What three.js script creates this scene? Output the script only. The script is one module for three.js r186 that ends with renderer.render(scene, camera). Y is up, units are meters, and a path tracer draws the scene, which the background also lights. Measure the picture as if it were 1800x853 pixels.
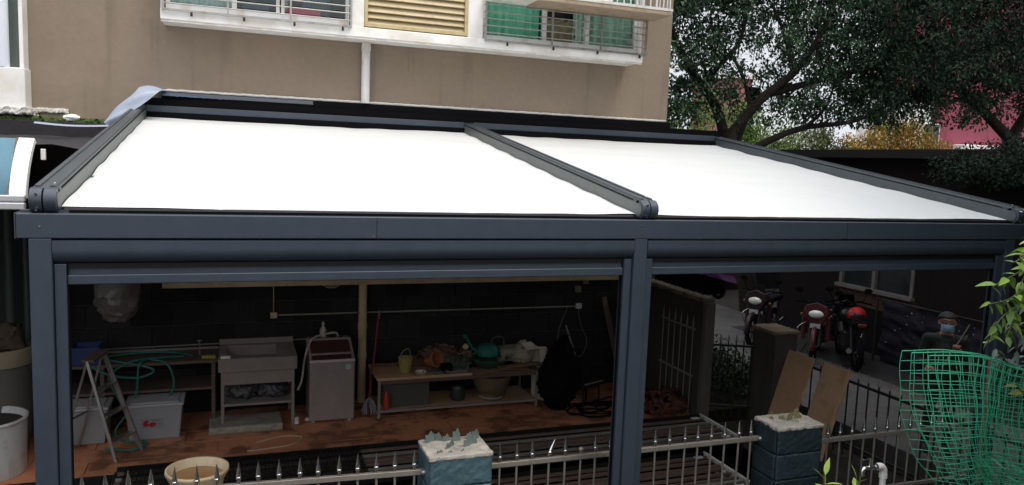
import * as THREE from 'three';
import { RoundedBoxGeometry } from 'three/addons/geometries/RoundedBoxGeometry.js';
import { mergeGeometries, mergeVertices } from 'three/addons/utils/BufferGeometryUtils.js';
import { MarchingCubes } from 'three/addons/objects/MarchingCubes.js';

// ------------------------------------------------------------------ camera, sky, sun, exposure
const scene = new THREE.Scene();
const camera = new THREE.PerspectiveCamera(35.51, 1024 / 485, 0.1, 600);
camera.rotation.order = 'YXZ';
camera.position.set(1.1292, 3.311, 5.0532);
camera.rotation.set(-0.1067, -0.3523, 0.0385);
scene.add(camera);

const SUN = new THREE.Vector3(0.22, 0.86, 0.46).normalize();
{ // overcast sky: brighter towards the zenith and round the veiled sun
  const w = 256, h = 128, data = new Float32Array(w * h * 4), d = new THREE.Vector3();
  for (let j = 0; j < h; j++) for (let i = 0; i < w; i++) {
    const lat = ((j + 0.5) / h - 0.5) * Math.PI, lon = ((i + 0.5) / w) * 2 * Math.PI - Math.PI;
    d.set(Math.cos(lat) * Math.cos(lon), Math.sin(lat), Math.cos(lat) * Math.sin(lon));
    const s = Math.max(0, d.y), veil = Math.exp(-(1 - d.dot(SUN)) * 3.2);
    const cloud = 1 + 0.05 * Math.sin(lon * 3 + lat * 7) * Math.cos(lat * 11 + lon * 2);
    const L = (0.98 + 1.9 * s * s + 0.35 * veil) * cloud * 0.88;
    const k = (j * w + i) * 4;
    data[k] = L * 0.965; data[k + 1] = L * 0.99; data[k + 2] = L * 1.06; data[k + 3] = 1;
  }
  const t = new THREE.DataTexture(data, w, h, THREE.RGBAFormat, THREE.FloatType);
  t.mapping = THREE.EquirectangularReflectionMapping; t.magFilter = THREE.LinearFilter; t.minFilter = THREE.LinearFilter;
  t.needsUpdate = true; scene.background = t; scene.environment = t; scene.environmentIntensity = 1;
}
const sun = new THREE.DirectionalLight(0xfff2e0, 1.5);
sun.position.copy(SUN).multiplyScalar(40); sun.target.position.set(4, 1, -4); sun.position.add(sun.target.position);
sun.castShadow = true; sun.shadow.radius = 40; sun.shadow.mapSize.set(2048, 2048);
Object.assign(sun.shadow.camera, { left: -25, right: 25, top: 25, bottom: -25, near: 1, far: 100 });
scene.add(sun, sun.target);
const renderer = new THREE.WebGLRenderer({ antialias: true });
renderer.toneMapping = THREE.LinearToneMapping;
renderer.toneMappingExposure = 1.0;
renderer.shadowMap.enabled = true;
renderer.setSize(1024, 485);

// ------------------------------------------------------------------ helpers
function mulberry(a) { return () => { a |= 0; a = (a + 0x6d2b79f5) | 0; let t = Math.imul(a ^ (a >>> 15), 1 | a); t = (t + Math.imul(t ^ (t >>> 7), 61 | t)) ^ t; return ((t ^ (t >>> 14)) >>> 0) / 4294967296; }; }
let rnd = mulberry(7);
const rr = (a, b) => a + (b - a) * rnd();
const V = (x, y, z) => new THREE.Vector3(x, y, z);
const C = (r, g, b) => new THREE.Color().setRGB(r, g, b);
const clamp = (x, a = 0, b = 1) => Math.min(b, Math.max(a, x));
const smooth = (a, b, x) => { const t = clamp((x - a) / (b - a)); return t * t * (3 - 2 * t); };
const used = {};
function numbered(n) { if (!(n in used)) { used[n] = 0; return n; } used[n]++; return n + '_' + String(used[n]).padStart(3, '0'); }

// tileable value noise
function vnoise(seed, p) {
  const r = mulberry(seed), g = new Float32Array(p * p); for (let i = 0; i < p * p; i++) g[i] = r();
  return (u, v) => { const x = u * p, y = v * p, i = Math.floor(x), j = Math.floor(y); let fx = x - i, fy = y - j; fx = fx * fx * (3 - 2 * fx); fy = fy * fy * (3 - 2 * fy);
    const a = ((i % p) + p) % p, b = (a + 1) % p, c = ((j % p) + p) % p, d = (c + 1) % p;
    return (g[c * p + a] * (1 - fx) + g[c * p + b] * fx) * (1 - fy) + (g[d * p + a] * (1 - fx) + g[d * p + b] * fx) * fy; };
}
function fbm(seed, p, oct) { const ns = []; for (let o = 0; o < oct; o++) ns.push(vnoise(seed + o * 17, p << o)); let tot = 0; for (let o = 0; o < oct; o++) tot += 0.5 ** o;
  return (u, v) => { let s = 0; for (let o = 0; o < oct; o++) s += ns[o](u, v) * 0.5 ** o; return s / tot; }; }
function tex(n, f, srgb = false) {
  const d = new Uint8Array(n * n * 4);
  for (let j = 0; j < n; j++) for (let i = 0; i < n; i++) { const c = f((i + 0.5) / n, (j + 0.5) / n), k = (j * n + i) * 4; if (typeof c === 'number') d[k] = d[k + 1] = d[k + 2] = clamp(c) * 255; else for (let q = 0; q < 3; q++) d[k + q] = clamp(c[q]) * 255; d[k + 3] = 255; }
  const t = new THREE.DataTexture(d, n, n); t.wrapS = t.wrapT = THREE.RepeatWrapping; t.magFilter = THREE.LinearFilter; t.minFilter = THREE.LinearMipmapLinearFilter; t.generateMipmaps = true;
  if (srgb) t.colorSpace = THREE.SRGBColorSpace; t.needsUpdate = true; return t;
}
const rep = (t, sx, sy = sx) => { const c = t.clone(); c.repeat.set(1 / sx, 1 / sy); c.needsUpdate = true; return c; };
const n1 = fbm(11, 4, 6), n2 = fbm(23, 8, 5), n3 = fbm(31, 32, 3), n4 = fbm(47, 3, 4), n5 = fbm(59, 64, 2);
const T_mottle = tex(512, (u, v) => 0.72 + 0.28 * clamp(0.5 + 1.5 * (0.6 * n1(u, v) + 0.4 * n3(u, v) - 0.5)));
const T_grain = tex(512, (u, v) => clamp(0.55 * n3(u, v) + 0.45 * n5(u, v)));
const T_stucco = tex(1024, (u, v) => { // weathered painted render: blotches, faint vertical runs
  const run = vs(u, v), b = n1(u, v), f = n5(u, v); const k = 0.80 + 0.26 * (b - 0.5) + 0.08 * (f - 0.5) - 0.17 * run; return [k, k * (0.985 - 0.01 * run), k * (0.97 - 0.03 * run)]; });
function vs(u, v) { const s = vsn(u, v * 0.06 + 0.2), m = n4(u, v); return smooth(0.55, 0.85, s) * smooth(0.35, 0.7, m); }
function vsn(u, v) { return (vsn.a ||= fbm(77, 24, 3))(u, v); }
const wa = fbm(91, 3, 4), wb = vnoise(93, 64);
const T_wood = tex(512, (u, v) => { const g = Math.sin((v * 14 + wa(u * 0.3, v) * 5) * 6.28) * 0.5 + 0.5; const k = 0.68 + 0.2 * g + 0.14 * (wb(u * 0.08, v) - 0.5) + 0.1 * (n5(u, v) - 0.5); return [k, k * 0.95, k * 0.88]; });
const T_floor = tex(1024, (u, v) => { // old brown boards with dark stains and pale dust
  const a = n1(u, v), b = n2(v, u), s = smooth(0.52, 0.72, n2(u * 1, v)), d = smooth(0.55, 0.75, n1(v, u)); let k = 0.80 + 0.45 * (a - 0.5) + 0.2 * (n5(u, v) - 0.5); k *= 1 - 0.6 * s; return [k + 0.05 * d, k * (0.92 + 0.1 * b) + 0.05 * d, k * (0.85 + 0.2 * b) + 0.05 * d]; });
const T_stone = tex(512, (u, v) => { const a = n1(u, v), b = smooth(0.45, 0.7, n2(u * 1, v * 2)), f = n5(u, v); const k = 0.6 + 0.5 * (a - 0.5) + 0.2 * (f - 0.5); return [k + 0.16 * b, k + 0.12 * b, k + 0.08 * b]; });
const T_dirt = tex(512, (u, v) => { const s = smooth(0.5, 0.72, n1(u, v)), f = n3(u, v); const k = 1 - 0.16 * s - 0.08 * f; return [k, k * (1 - 0.05 * s), k * (1 - 0.12 * s)]; });
const T_bumpF = tex(512, (u, v) => 0.6 * n5(u, v) + 0.4 * n3(u, v));
const T_bumpC = tex(512, (u, v) => n2(u, v));
const T_rough = tex(512, (u, v) => 0.45 + 0.5 * n1(u, v));

function M(color, rough = 0.7, o = {}) {
  const { map, s = 1, sy, bump, bs = 1, bh = 0.002, ...rest } = o;
  const m = new THREE.MeshPhysicalMaterial({ color, roughness: rough, ...rest });
  if (map) m.map = rep(map, s, sy ?? s);
  if (bump) { m.bumpMap = rep(bump, bs); m.bumpScale = bh; }
  return m;
}
const mats = {
  wall: M(C(0.325, 0.258, 0.194), 0.9, { map: T_stucco, s: 3.1, sy: 2.7, bump: T_bumpF, bs: 0.6, bh: 0.0015 }),
  white: M(C(0.90, 0.885, 0.85), 0.7, { map: T_dirt, s: 1.9, bump: T_bumpF, bs: 0.5, bh: 0.001 }),
  whiteWorn: M(C(0.72, 0.70, 0.66), 0.75, { map: T_dirt, s: 0.5, bump: T_bumpC, bs: 0.3, bh: 0.004 }),
  pvc: M(C(0.74, 0.74, 0.72), 0.35, { map: T_dirt, s: 0.9 }),
  frame: M(C(0.042, 0.057, 0.080), 0.42, { map: T_mottle, s: 1.7, bump: T_bumpF, bs: 0.25, bh: 0.00012, clearcoat: 0.15, clearcoatRoughness: 0.4 }),
  frameSide: M(C(0.075, 0.09, 0.10), 0.4, { map: T_mottle, s: 1.1 }),
  rubber: M(C(0.005, 0.005, 0.006), 0.85, { specularIntensity: 0.15 }),
  blackMetal: M(C(0.012, 0.0125, 0.013), 0.5, { specularIntensity: 0.6, map: T_mottle, s: 0.7 }),
  fabric: M(C(0.64, 0.65, 0.635), 0.75, { bump: T_bumpC, bs: 1.1, bh: 0.006, specularIntensity: 0.5 }),
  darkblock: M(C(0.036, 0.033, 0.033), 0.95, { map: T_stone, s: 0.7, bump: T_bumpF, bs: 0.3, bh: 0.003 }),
  mortar: M(C(0.14, 0.125, 0.115), 0.95, { map: T_mottle, s: 0.4 }),
  floor: M(C(0.66, 0.28, 0.145), 0.6, { map: T_floor, s: 2.2, bump: T_bumpC, bs: 0.6, bh: 0.002 }),
  steel: M(C(0.62, 0.62, 0.62), 0.22, { metalness: 1, roughnessMap: null }),
  chrome: M(C(0.8, 0.8, 0.82), 0.1, { metalness: 1 }),
  dullsteel: M(C(0.36, 0.335, 0.29), 0.5, { metalness: 0.55, map: T_dirt, s: 0.3 }),
  alu: M(C(0.42, 0.41, 0.39), 0.4, { metalness: 0.85, map: T_dirt, s: 0.4 }),
  greypaint: M(C(0.30, 0.27, 0.25), 0.45, { map: T_mottle, s: 0.8 }),
  brownpaint: M(C(0.17, 0.12, 0.10), 0.6, { map: T_wood, s: 0.5 }),
  stonebasin: M(C(0.33, 0.28, 0.25), 0.7, { map: T_mottle, s: 0.35, bump: T_bumpF, bs: 0.2, bh: 0.001 }),
  slab: M(C(0.46, 0.42, 0.36), 0.75, { map: T_stone, s: 0.6 }),
  cream: M(C(0.80, 0.62, 0.38), 0.55, { map: T_dirt, s: 0.8 }),
  beige: M(C(0.55, 0.45, 0.30), 0.5, { map: T_dirt, s: 0.5 }),
  teal: M(C(0.055, 0.115, 0.125), 0.6, { map: T_stone, s: 0.55, sy: 0.32, bump: T_bumpC, bs: 0.35, bh: 0.006 }),
  grout: M(C(0.36, 0.36, 0.34), 0.9, { map: T_mottle, s: 0.3 }),
  mortarTop: M(C(0.62, 0.585, 0.53), 0.95, { map: T_stone, s: 0.45, bump: T_bumpC, bs: 0.2, bh: 0.004 }),
  glassShard: new THREE.MeshPhysicalMaterial({ color: C(0.22, 0.28, 0.26), roughness: 0.2, transmission: 0.35, thickness: 0, ior: 1.5 }),
  amberShard: new THREE.MeshPhysicalMaterial({ color: C(0.45, 0.42, 0.20), roughness: 0.15, transmission: 0.6, thickness: 0, ior: 1.5 }),
  glass: new THREE.MeshPhysicalMaterial({ color: C(0.80, 0.86, 0.85), roughness: 0.04, transmission: 1, thickness: 0, ior: 1.5 }),
  darkGlass: M(C(0.02, 0.024, 0.026), 0.06, {}),
  concrete: M(C(0.115, 0.112, 0.112), 0.9, { map: T_stone, s: 1.8, bump: T_bumpF, bs: 0.5, bh: 0.003 }),
  soil: M(C(0.035, 0.028, 0.022), 1, { map: T_stone, s: 1.1, bump: T_bumpC, bs: 0.5, bh: 0.02 }),
  gatewall: M(C(0.075, 0.072, 0.062), 0.9, { map: T_stucco, s: 1.2, bump: T_bumpF, bs: 0.4, bh: 0.002 }),
  tanTop: M(C(0.36, 0.28, 0.19), 0.95, { map: T_stone, s: 0.4, bump: T_bumpC, bs: 0.12, bh: 0.006 }),
  ply: M(C(0.62, 0.38, 0.21), 0.75, { map: T_mottle, s: 0.9, sy: 0.5 }),
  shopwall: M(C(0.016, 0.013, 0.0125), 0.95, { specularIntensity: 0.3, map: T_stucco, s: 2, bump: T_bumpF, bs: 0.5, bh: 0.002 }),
  iron: M(C(0.02, 0.02, 0.02), 0.5, { map: T_mottle, s: 0.4 }),
  netgreen: M(C(0.05, 0.40, 0.22), 0.55),
  railSideLit: M(C(0.125, 0.14, 0.13), 0.45, { map: T_mottle, s: 0.9 }),  // rail side colour lightened for light bounced off the fabric
  blackcloth: M(C(0.008, 0.008, 0.009), 0.85),
};
function boxUV(g) { // uv in metres from the dominant axis of the normal
  const p = g.attributes.position, n = g.attributes.normal, uv = new Float32Array(p.count * 2);
  for (let i = 0; i < p.count; i += 3) {
    let ax = 0, ay = 0, az = 0;
    for (let k = 0; k < 3; k++) { ax += Math.abs(n.getX(i + k)); ay += Math.abs(n.getY(i + k)); az += Math.abs(n.getZ(i + k)); }
    for (let k = 0; k < 3; k++) { const x = p.getX(i + k), y = p.getY(i + k), z = p.getZ(i + k); let a, b;
      if (ax >= ay && ax >= az) { a = z + 0.37; b = y + 0.11; } else if (ay >= az) { a = x + 0.19; b = z + 0.53; } else { a = x; b = y; }
      uv[(i + k) * 2] = a; uv[(i + k) * 2 + 1] = b; }
  }
  g.setAttribute('uv', new THREE.BufferAttribute(uv, 2));
}
function clean(g) { let o = g.index ? g.toNonIndexed() : g; for (const k of Object.keys(o.attributes)) if (!['position', 'normal', 'color'].includes(k)) o.deleteAttribute(k); o.clearGroups?.(); if (!o.attributes.normal) o.computeVertexNormals(); return o; }
function geo(list) { const a = (Array.isArray(list) ? list : [list]).map(clean); const g = a.length > 1 ? mergeGeometries(a, false) : a[0]; boxUV(g); return g; }
function part(name, list, mat, parent) { const m = new THREE.Mesh(list.isBufferGeometry && list.userData.ready ? list : geo(list), mat); m.name = name; m.castShadow = m.receiveShadow = true; if (parent) parent.add(m); return m; }
function tag(o, label, category, group) { o.userData.label = label; o.userData.category = category; if (group) o.userData.group = group; return o; }
function thing(name, label, category, pos = [0, 0, 0], ry = 0, group) { const o = new THREE.Group(); o.name = numbered(name); o.position.set(...pos); o.rotation.y = ry; tag(o, label, category, group); scene.add(o); return o; }
function solo(name, label, category, list, mat, group, pos = [0, 0, 0], ry = 0) { const m = part(numbered(name), list, mat, scene); m.position.set(...pos); m.rotation.y = ry; return tag(m, label, category, group); }
function struct(name, list, mat) { const m = part(numbered(name), list, mat, scene); m.userData.kind = 'structure'; return m; }
const E3 = new THREE.Euler();
function xf(g, x = 0, y = 0, z = 0, rx = 0, ry = 0, rz = 0) { const m = new THREE.Matrix4().makeRotationFromEuler(E3.set(rx, ry, rz, 'YXZ')); m.setPosition(x, y, z); g.applyMatrix4(m); return g; }
function bx(w, h, d, x = 0, y = 0, z = 0, r = 0, rx = 0, ry = 0, rz = 0) { const g = r > 0 ? new RoundedBoxGeometry(w, h, d, 2, r) : new THREE.BoxGeometry(w, h, d); return xf(g, x, y, z, rx, ry, rz); }
// box by extents
function ex(x0, x1, y0, y1, z0, z1, r = 0) { return bx(Math.abs(x1 - x0), Math.abs(y1 - y0), Math.abs(z1 - z0), (x0 + x1) / 2, (y0 + y1) / 2, (z0 + z1) / 2, r); }
function rod(a, b, r1, r2 = r1, seg = 10) { const A = V(...a), B = V(...b), d = B.clone().sub(A), L = d.length(); const g = new THREE.CylinderGeometry(r2, r1, L, seg); g.applyQuaternion(new THREE.Quaternion().setFromUnitVectors(V(0, 1, 0), d.normalize())); const m = A.add(B).multiplyScalar(0.5); g.translate(m.x, m.y, m.z); return g; }
// square bar between two points; w is across, h is up
function bar(a, b, w, h, r = 0) { const A = V(...a), B = V(...b), d = B.clone().sub(A), L = d.length(); d.normalize(); let up = Math.abs(d.y) > 0.95 ? V(0, 0, 1) : V(0, 1, 0); const x = up.clone().cross(d).normalize(), y = d.clone().cross(x); const g = r ? new RoundedBoxGeometry(w, h, L, 2, r) : new THREE.BoxGeometry(w, h, L); const m = new THREE.Matrix4().makeBasis(x, y, d); m.setPosition(A.add(B).multiplyScalar(0.5)); g.applyMatrix4(m); return g; }
function tube(pts, r, seg = 40, rs = 6, closed = false) { return new THREE.TubeGeometry(new THREE.CatmullRomCurve3(pts.map(p => V(...p)), closed), seg, r, rs, closed); }
function lathe(prof, seg = 28, x = 0, y = 0, z = 0) { return new THREE.LatheGeometry(prof.map(p => new THREE.Vector2(...p)), seg).translate(x, y, z); }
function ball(r, x, y, z, sx = 1, sy = 1, sz = 1, seg = 14) { const g = new THREE.SphereGeometry(r, seg, Math.max(6, seg >> 1)); g.scale(sx, sy, sz); g.translate(x, y, z); return g; }
// grid surface f(u,v) -> [x,y,z]
function grid(nu, nv, f) { const p = [], idx = []; for (let j = 0; j <= nv; j++) for (let i = 0; i <= nu; i++) p.push(...f(i / nu, j / nv)); for (let j = 0; j < nv; j++) for (let i = 0; i < nu; i++) { const a = j * (nu + 1) + i, b = a + 1, c = a + nu + 1, d = c + 1; idx.push(a, b, d, a, d, c); } const g = new THREE.BufferGeometry(); g.setAttribute('position', new THREE.Float32BufferAttribute(p, 3)); g.setIndex(idx); g.computeVertexNormals(); return g; }
// profile (array of [a,b]) extruded along +x
function extrudeX(prof, x0, x1, bevel = 0) { const s = new THREE.Shape(prof.map(p => new THREE.Vector2(-p[0], p[1]))); const g = new THREE.ExtrudeGeometry(s, { depth: x1 - x0 - 2 * bevel, bevelEnabled: bevel > 0, bevelSize: bevel, bevelThickness: bevel, bevelSegments: 2 }); g.applyMatrix4(new THREE.Matrix4().makeBasis(V(0, 0, -1), V(0, 1, 0), V(1, 0, 0)).setPosition(x0 + bevel, 0, 0)); return g; }
function bumpy(g0, amp, seed, freq = 3) { let g = mergeVertices((() => { const q = g0.index ? g0.toNonIndexed() : g0; for (const k of Object.keys(q.attributes)) if (k !== 'position') q.deleteAttribute(k); return q; })(), 1e-4); const p = g.attributes.position, n = vnoise(seed, 16); for (let i = 0; i < p.count; i++) { const x = p.getX(i), y = p.getY(i), z = p.getZ(i); p.setXYZ(i, x + amp * (n(y * freq * 0.1 + 0.3, z * freq * 0.1) - 0.5) * 2, y + amp * (n(z * freq * 0.1 + 0.7, x * freq * 0.1) - 0.5) * 2, z + amp * (n(x * freq * 0.1, y * freq * 0.1 + 0.1) - 0.5) * 2); } g.computeVertexNormals(); return g; }

// ------------------------------------------------------------------ ground and floor
{
  const g = grid(60, 60, (u, v) => { const x = -150 + 400 * u, z = -220 + 240 * v; return [x, -0.32, -1.6 * z - 300]; });
  struct('ground', g, mats.soil);
  struct('courtyard_path', [ex(8.75, 11.0, -0.3, 0.0, -14, 6), ex(11.0, 12.3, -0.3, 0.0, -14, -8.2)], mats.concrete);
  struct('asphalt_strip', ex(11.0, 12.3, -0.3, 0.0, -8.199, 6), M(C(0.025, 0.024, 0.025), 0.95, { map: T_stone, s: 1.1, bump: T_bumpF, bs: 0.4, bh: 0.004 }));
  struct('yard_soil', [ex(6.9, 8.0, -0.3, -0.02, -3.1, 7), ex(-6, 6.9, -0.3, -0.04, -1.0, 7), ex(7.0, 8.7, -0.3, 0.0, -14, -3.5)], mats.soil);
  const f = struct('floor', ex(-4, 6.92, -0.3, 0.0, -5.0, -3.22), mats.floor);
  part('floor_edge', [ex(-4, 6.92, -0.28, 0.004, -3.216, -3.17)], mats.blackMetal, f);
  // plank seams of the floor boards, raised board by board
  for (let i = 0; i < 12; i++) for (let j = 0; j < 5; j++) { const x0 = -3.9 + i * 0.9 + (j % 2) * 0.35, z0 = -4.98 + j * 0.352; if (x0 + 0.89 > 6.9) continue; part('board', ex(x0, x0 + 0.888, 0.002, 0.012 + rnd() * 0.003, z0, z0 + 0.345), mats.floor, f); }
  const p = struct('pond', [ex(-2.2, 6.95, -0.31, -0.27, -3.17, -1.0)], mats.blackMetal);
  part('water', grid(2, 2, (u, v) => [-2.2 + 9.15 * u, -0.22, -1.0 - 2.17 * v]), M(C(0.008, 0.010, 0.009), 0.04, { ior: 1.33 }), p);
  part('pond_edge', [ex(-2.2, 6.95, -0.3, -0.03, -1.0, -0.9), ex(6.9, 6.98, -0.3, -0.025, -3.2, -1.0)], mats.concrete, p);
}

// ------------------------------------------------------------------ apartment building with the bay windows
{
  const b = thing('apartment_building', 'brown rendered apartment building with white bay windows behind the pergola', 'building', [0, 0, 0]);
  part('wall', [ex(-8, 7.28, 2.84, 9.5, -5.6, -5.09), ex(7.08, 7.279, 2.841, 9.49, -14, -5.601)], mats.wall, b);
  part('roof_slab', ex(-8.1, 7.4, 9.5, 9.7, -14, -4.95), mats.white, b);
  // rough mortar line where the wall meets the pergola flashing
  const ml = part('mortar_line', bumpy(new THREE.BoxGeometry(7.05, 0.035, 0.05, 180, 2, 2).translate(3.72, 4.0, -5.075), 0.007, 5, 57), mats.whiteWorn, b);
  const pl = part('drain_pipe', [rod([2.72, 3.99, -5.02], [2.72, 4.76, -5.02], 0.055, 0.055, 20)], mats.pvc, b);
  part('pipe_collar', [rod([2.72, 4.66, -5.02], [2.72, 4.72, -5.02], 0.062, 0.062, 20)], mats.pvc, pl);
  // the bay: a continuous sill slab and the white piers
  const bay = part('bay_window', [ex(0.33, 6.54, 4.765, 4.89, -5.089, -4.6, 0.012), ex(0.33, 0.36, 4.891, 6.6, -5.088, -4.66), ex(2.47, 2.63, 4.891, 6.6, -5.088, -4.63, 0.006), ex(3.965, 4.17, 4.891, 6.6, -5.088, -4.63, 0.006), ex(6.51, 6.54, 4.891, 6.6, -5.088, -4.66), ex(0.3, 6.57, 6.601, 6.72, -5.088, -4.6)], mats.white, b);
  part('drip_edge', [ex(0.335, 6.535, 4.742, 4.764, -4.64, -4.612)], mats.whiteWorn, bay);
  // louvre
  part('louvre_frame', [ex(2.632, 2.672, 4.905, 6.55, -4.72, -4.62), ex(3.922, 3.962, 4.905, 6.55, -4.72, -4.62), ex(2.673, 3.921, 4.905, 4.945, -4.719, -4.621)], M(C(0.55, 0.45, 0.24), 0.5, { map: T_dirt, s: 0.5 }), bay);
  const slatM = [M(C(0.60, 0.49, 0.30), 0.5, { map: T_dirt, s: 0.4 }), M(C(0.55, 0.45, 0.26), 0.5, { map: T_dirt, s: 0.5 })];
  const sg = geo(bx(1.246, 0.012, 0.105, 0, 0, 0, 0, 0.95)); sg.userData.ready = true;
  for (let i = 0; i < 20; i++) { const s = part('louvre_slat', sg, slatM[i % 2], bay); s.position.set(3.297, 4.975 + i * 0.08, -4.67); s.rotation.x = rr(-0.05, 0.05); }
  part('louvre_back', ex(2.68, 3.915, 4.95, 6.5, -4.9, -4.85), mats.blackMetal, bay);
  // window frames, glass, what hangs behind
  const fm = M(C(0.70, 0.70, 0.68), 0.45, { map: T_dirt, s: 0.6 });
  const win = (x0, x1, ms) => { for (const [a, c] of [[x0, x0 + 0.045], [x1 - 0.045, x1], ...ms.map(m => [m - 0.028, m + 0.028])]) part('mullion', ex(a, c, 4.965, 6.5, -4.80, -4.73), fm, bay); part('window_rail', ex(x0, x1, 4.892, 4.964, -4.805, -4.725), fm, bay); part('window_rail', ex(x0, x1, 6.501, 6.56, -4.80, -4.73), fm, bay); };
  win(0.38, 2.46, [1.12, 1.62, 1.66]); win(4.18, 6.5, [5.08, 5.72]);
  const panes = [[0.425, 1.09], [1.15, 1.59], [1.69, 2.415], [4.225, 5.05], [5.11, 5.69], [5.75, 6.455]];
  panes.forEach(([a, c], i) => { if (i === 4) return; part('pane', ex(a, c, 4.964, 6.5, -4.768, -4.762), mats.glass, bay); });
  const cg = (x0, x1, y0, y1, z, n, am, seed) => { const q = vnoise(seed, 16); return grid(90, 6, (u, v) => [x0 + (x1 - x0) * u, y0 + (y1 - y0) * v, z + am * Math.sin(u * n * 6.28 + 2.5 * q(u * 0.6, v * 0.15))]); };
  part('green_curtain', cg(4.2, 5.04, 4.93, 6.5, -4.88, 7, 0.028, 3), M(C(0.26, 0.70, 0.50), 0.9, { map: T_mottle, s: 0.4 }), bay).userData.label = 'bright green curtain';
  part('pale_curtain', [cg(5.55, 5.74, 4.93, 6.5, -4.87, 3, 0.02, 4), cg(5.76, 6.48, 4.93, 6.5, -4.9, 6, 0.03, 6)], M(C(0.46, 0.66, 0.54), 0.9, { map: T_mottle, s: 0.3 }), bay).userData.label = 'pale green curtain';
  part('net_curtain', [cg(0.4, 1.1, 4.93, 6.5, -4.9, 6, 0.02, 14), cg(1.66, 1.75, 4.93, 6.5, -4.88, 2, 0.02, 24)], M(C(0.52, 0.56, 0.56), 0.9), bay);
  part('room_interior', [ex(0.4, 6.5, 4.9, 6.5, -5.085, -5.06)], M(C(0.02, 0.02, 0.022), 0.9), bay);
  for (const e of [[1.2, 1.52, 4.94, 5.1, -5.0, -4.88, 0.02], [1.9, 2.25, 5.0, 5.25, -5.0, -4.9, 0.03]]) part('room_clutter', ex(...e), M(C(0.05, 0.07, 0.10), 0.7), bay);
  part('red_box', [ex(1.72, 2.12, 4.97, 5.06, -4.90, -4.80, 0.01)], M(C(0.60, 0.06, 0.11), 0.6), bay);
  part('patterned_cloth', bumpy(new THREE.BoxGeometry(0.5, 0.36, 0.04, 12, 10, 1).translate(5.33, 5.1, -4.9), 0.03, 9, 40), M(C(0.3, 0.28, 0.16), 0.9, { map: T_stone, s: 0.12 }), bay);
  // grilles
  const grille = (name, x0, x1, ys, xs, zf) => {
    const g = part(name, [ex(x0 - 0.012, x0 + 0.012, 4.86, 6.4, zf - 0.012, zf + 0.012), ex(x1 - 0.012, x1 + 0.012, 4.86, 6.4, zf - 0.012, zf + 0.012), ex(x0, x1, 4.86, 4.885, zf - 0.01, zf + 0.01), ...[[x0], [x1]].map(([x]) => bar([x, 4.872, zf], [x, 4.872, -4.66], 0.018, 0.018))], mats.alu, b);
    for (const y of ys) part('grille_bar', rod([x0, y, zf], [x1, y, zf], 0.008, 0.008, 8), mats.alu, g);
    for (const x of xs) part('grille_upright', [ex(x - 0.011, x + 0.011, 4.886, 6.4, zf - 0.013, zf + 0.013)], mats.alu, g);
    for (let i = 0; i < 4; i++) { const x = x0 + 0.3 + i * (x1 - x0 - 0.4) / 3; part('anchor_bolt', [rod([x, 4.835, zf + 0.0], [x, 4.835, zf + 0.045], 0.008, 0.008, 8), ex(x - 0.013, x + 0.013, 4.815, 4.862, zf + 0.012, zf + 0.02)], mats.iron, g); }
    for (const y of ys) for (const x of [x0, x1]) part('grille_side', rod([x, y, zf], [x, y, -4.66], 0.007, 0.007, 6), mats.alu, g);
  };
  grille('window_grille', 0.36, 2.46, [4.945, 5.03, 5.115, 5.2, 5.285, 5.37, 5.455, 5.54], [1.05, 1.75], -4.57);
  grille('window_grille', 4.19, 6.56, [4.97, 5.06, 5.15, 5.24, 5.33, 5.42, 5.51], [5.13, 5.86], -4.57);
  // upper cage with its slab
  const cage = part('balcony_slab', [ex(4.75, 6.68, 5.35, 5.40, -4.62, -4.12, 0.008)], M(C(0.38, 0.29, 0.21), 0.8, { map: T_dirt, s: 0.5 }), b);
  part('soffit', ex(4.15, 4.748, 5.36, 5.402, -4.6, -4.14, 0.006), mats.whiteWorn, cage);
  part('slab_edge', [ex(4.1, 6.69, 5.405, 5.44, -4.28, -4.115)], mats.whiteWorn, cage);
  for (let i = 0; i < 26; i++) part('cage_bar', rod([4.15 + i * 0.1, 5.441, -4.13], [4.15 + i * 0.1, 6.3, -4.13], 0.009, 0.009, 8), mats.pvc, cage);
  for (let i = 0; i < 4; i++) part('cage_bar', rod([6.66, 5.441, -4.22 - i * 0.1], [6.66, 6.3, -4.22 - i * 0.1], 0.009, 0.009, 8), mats.pvc, cage);
  part('cage_box', [ex(5.2, 5.9, 5.45, 6.2, -4.58, -4.35, 0.02)], mats.white, cage);
  // left bay end
  const lb = part('left_window', [ex(-2.4, -1.055, 3.68, 4.13, -5.088, -4.8, 0.015), ex(-1.115, -1.075, 4.131, 7, -5.085, -4.86, 0.004), ex(-2.4, -1.22, 6.9, 7, -5.084, -4.86)], mats.white, b);
  part('downpipe', [rod([-1.27, 4.131, -4.86], [-1.27, 7, -4.86], 0.062, 0.062, 20)], M(C(0.72, 0.76, 0.82), 0.3), lb);
  part('pane', ex(-1.6, -1.116, 4.131, 6.9, -5.0, -4.99), M(C(0.12, 0.15, 0.13), 0.15), lb);
  part('crumbling_sill', bumpy(new THREE.BoxGeometry(1.5, 0.07, 0.3, 90, 4, 20).translate(-1.75, 3.66, -4.93), 0.018, 13, 60), mats.whiteWorn, lb);
  part('wall_stain', bumpy(new THREE.BoxGeometry(0.34, 0.05, 0.03, 24, 3, 2).translate(-0.86, 3.69, -5.08), 0.010, 15, 60), mats.whiteWorn, b);
  part('ledge', ex(-8, 0.05, 3.36, 3.56, -5.089, -4.8, 0.01), M(C(0.035, 0.032, 0.036), 0.9, { map: T_stone, s: 0.5 }), b);
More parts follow.
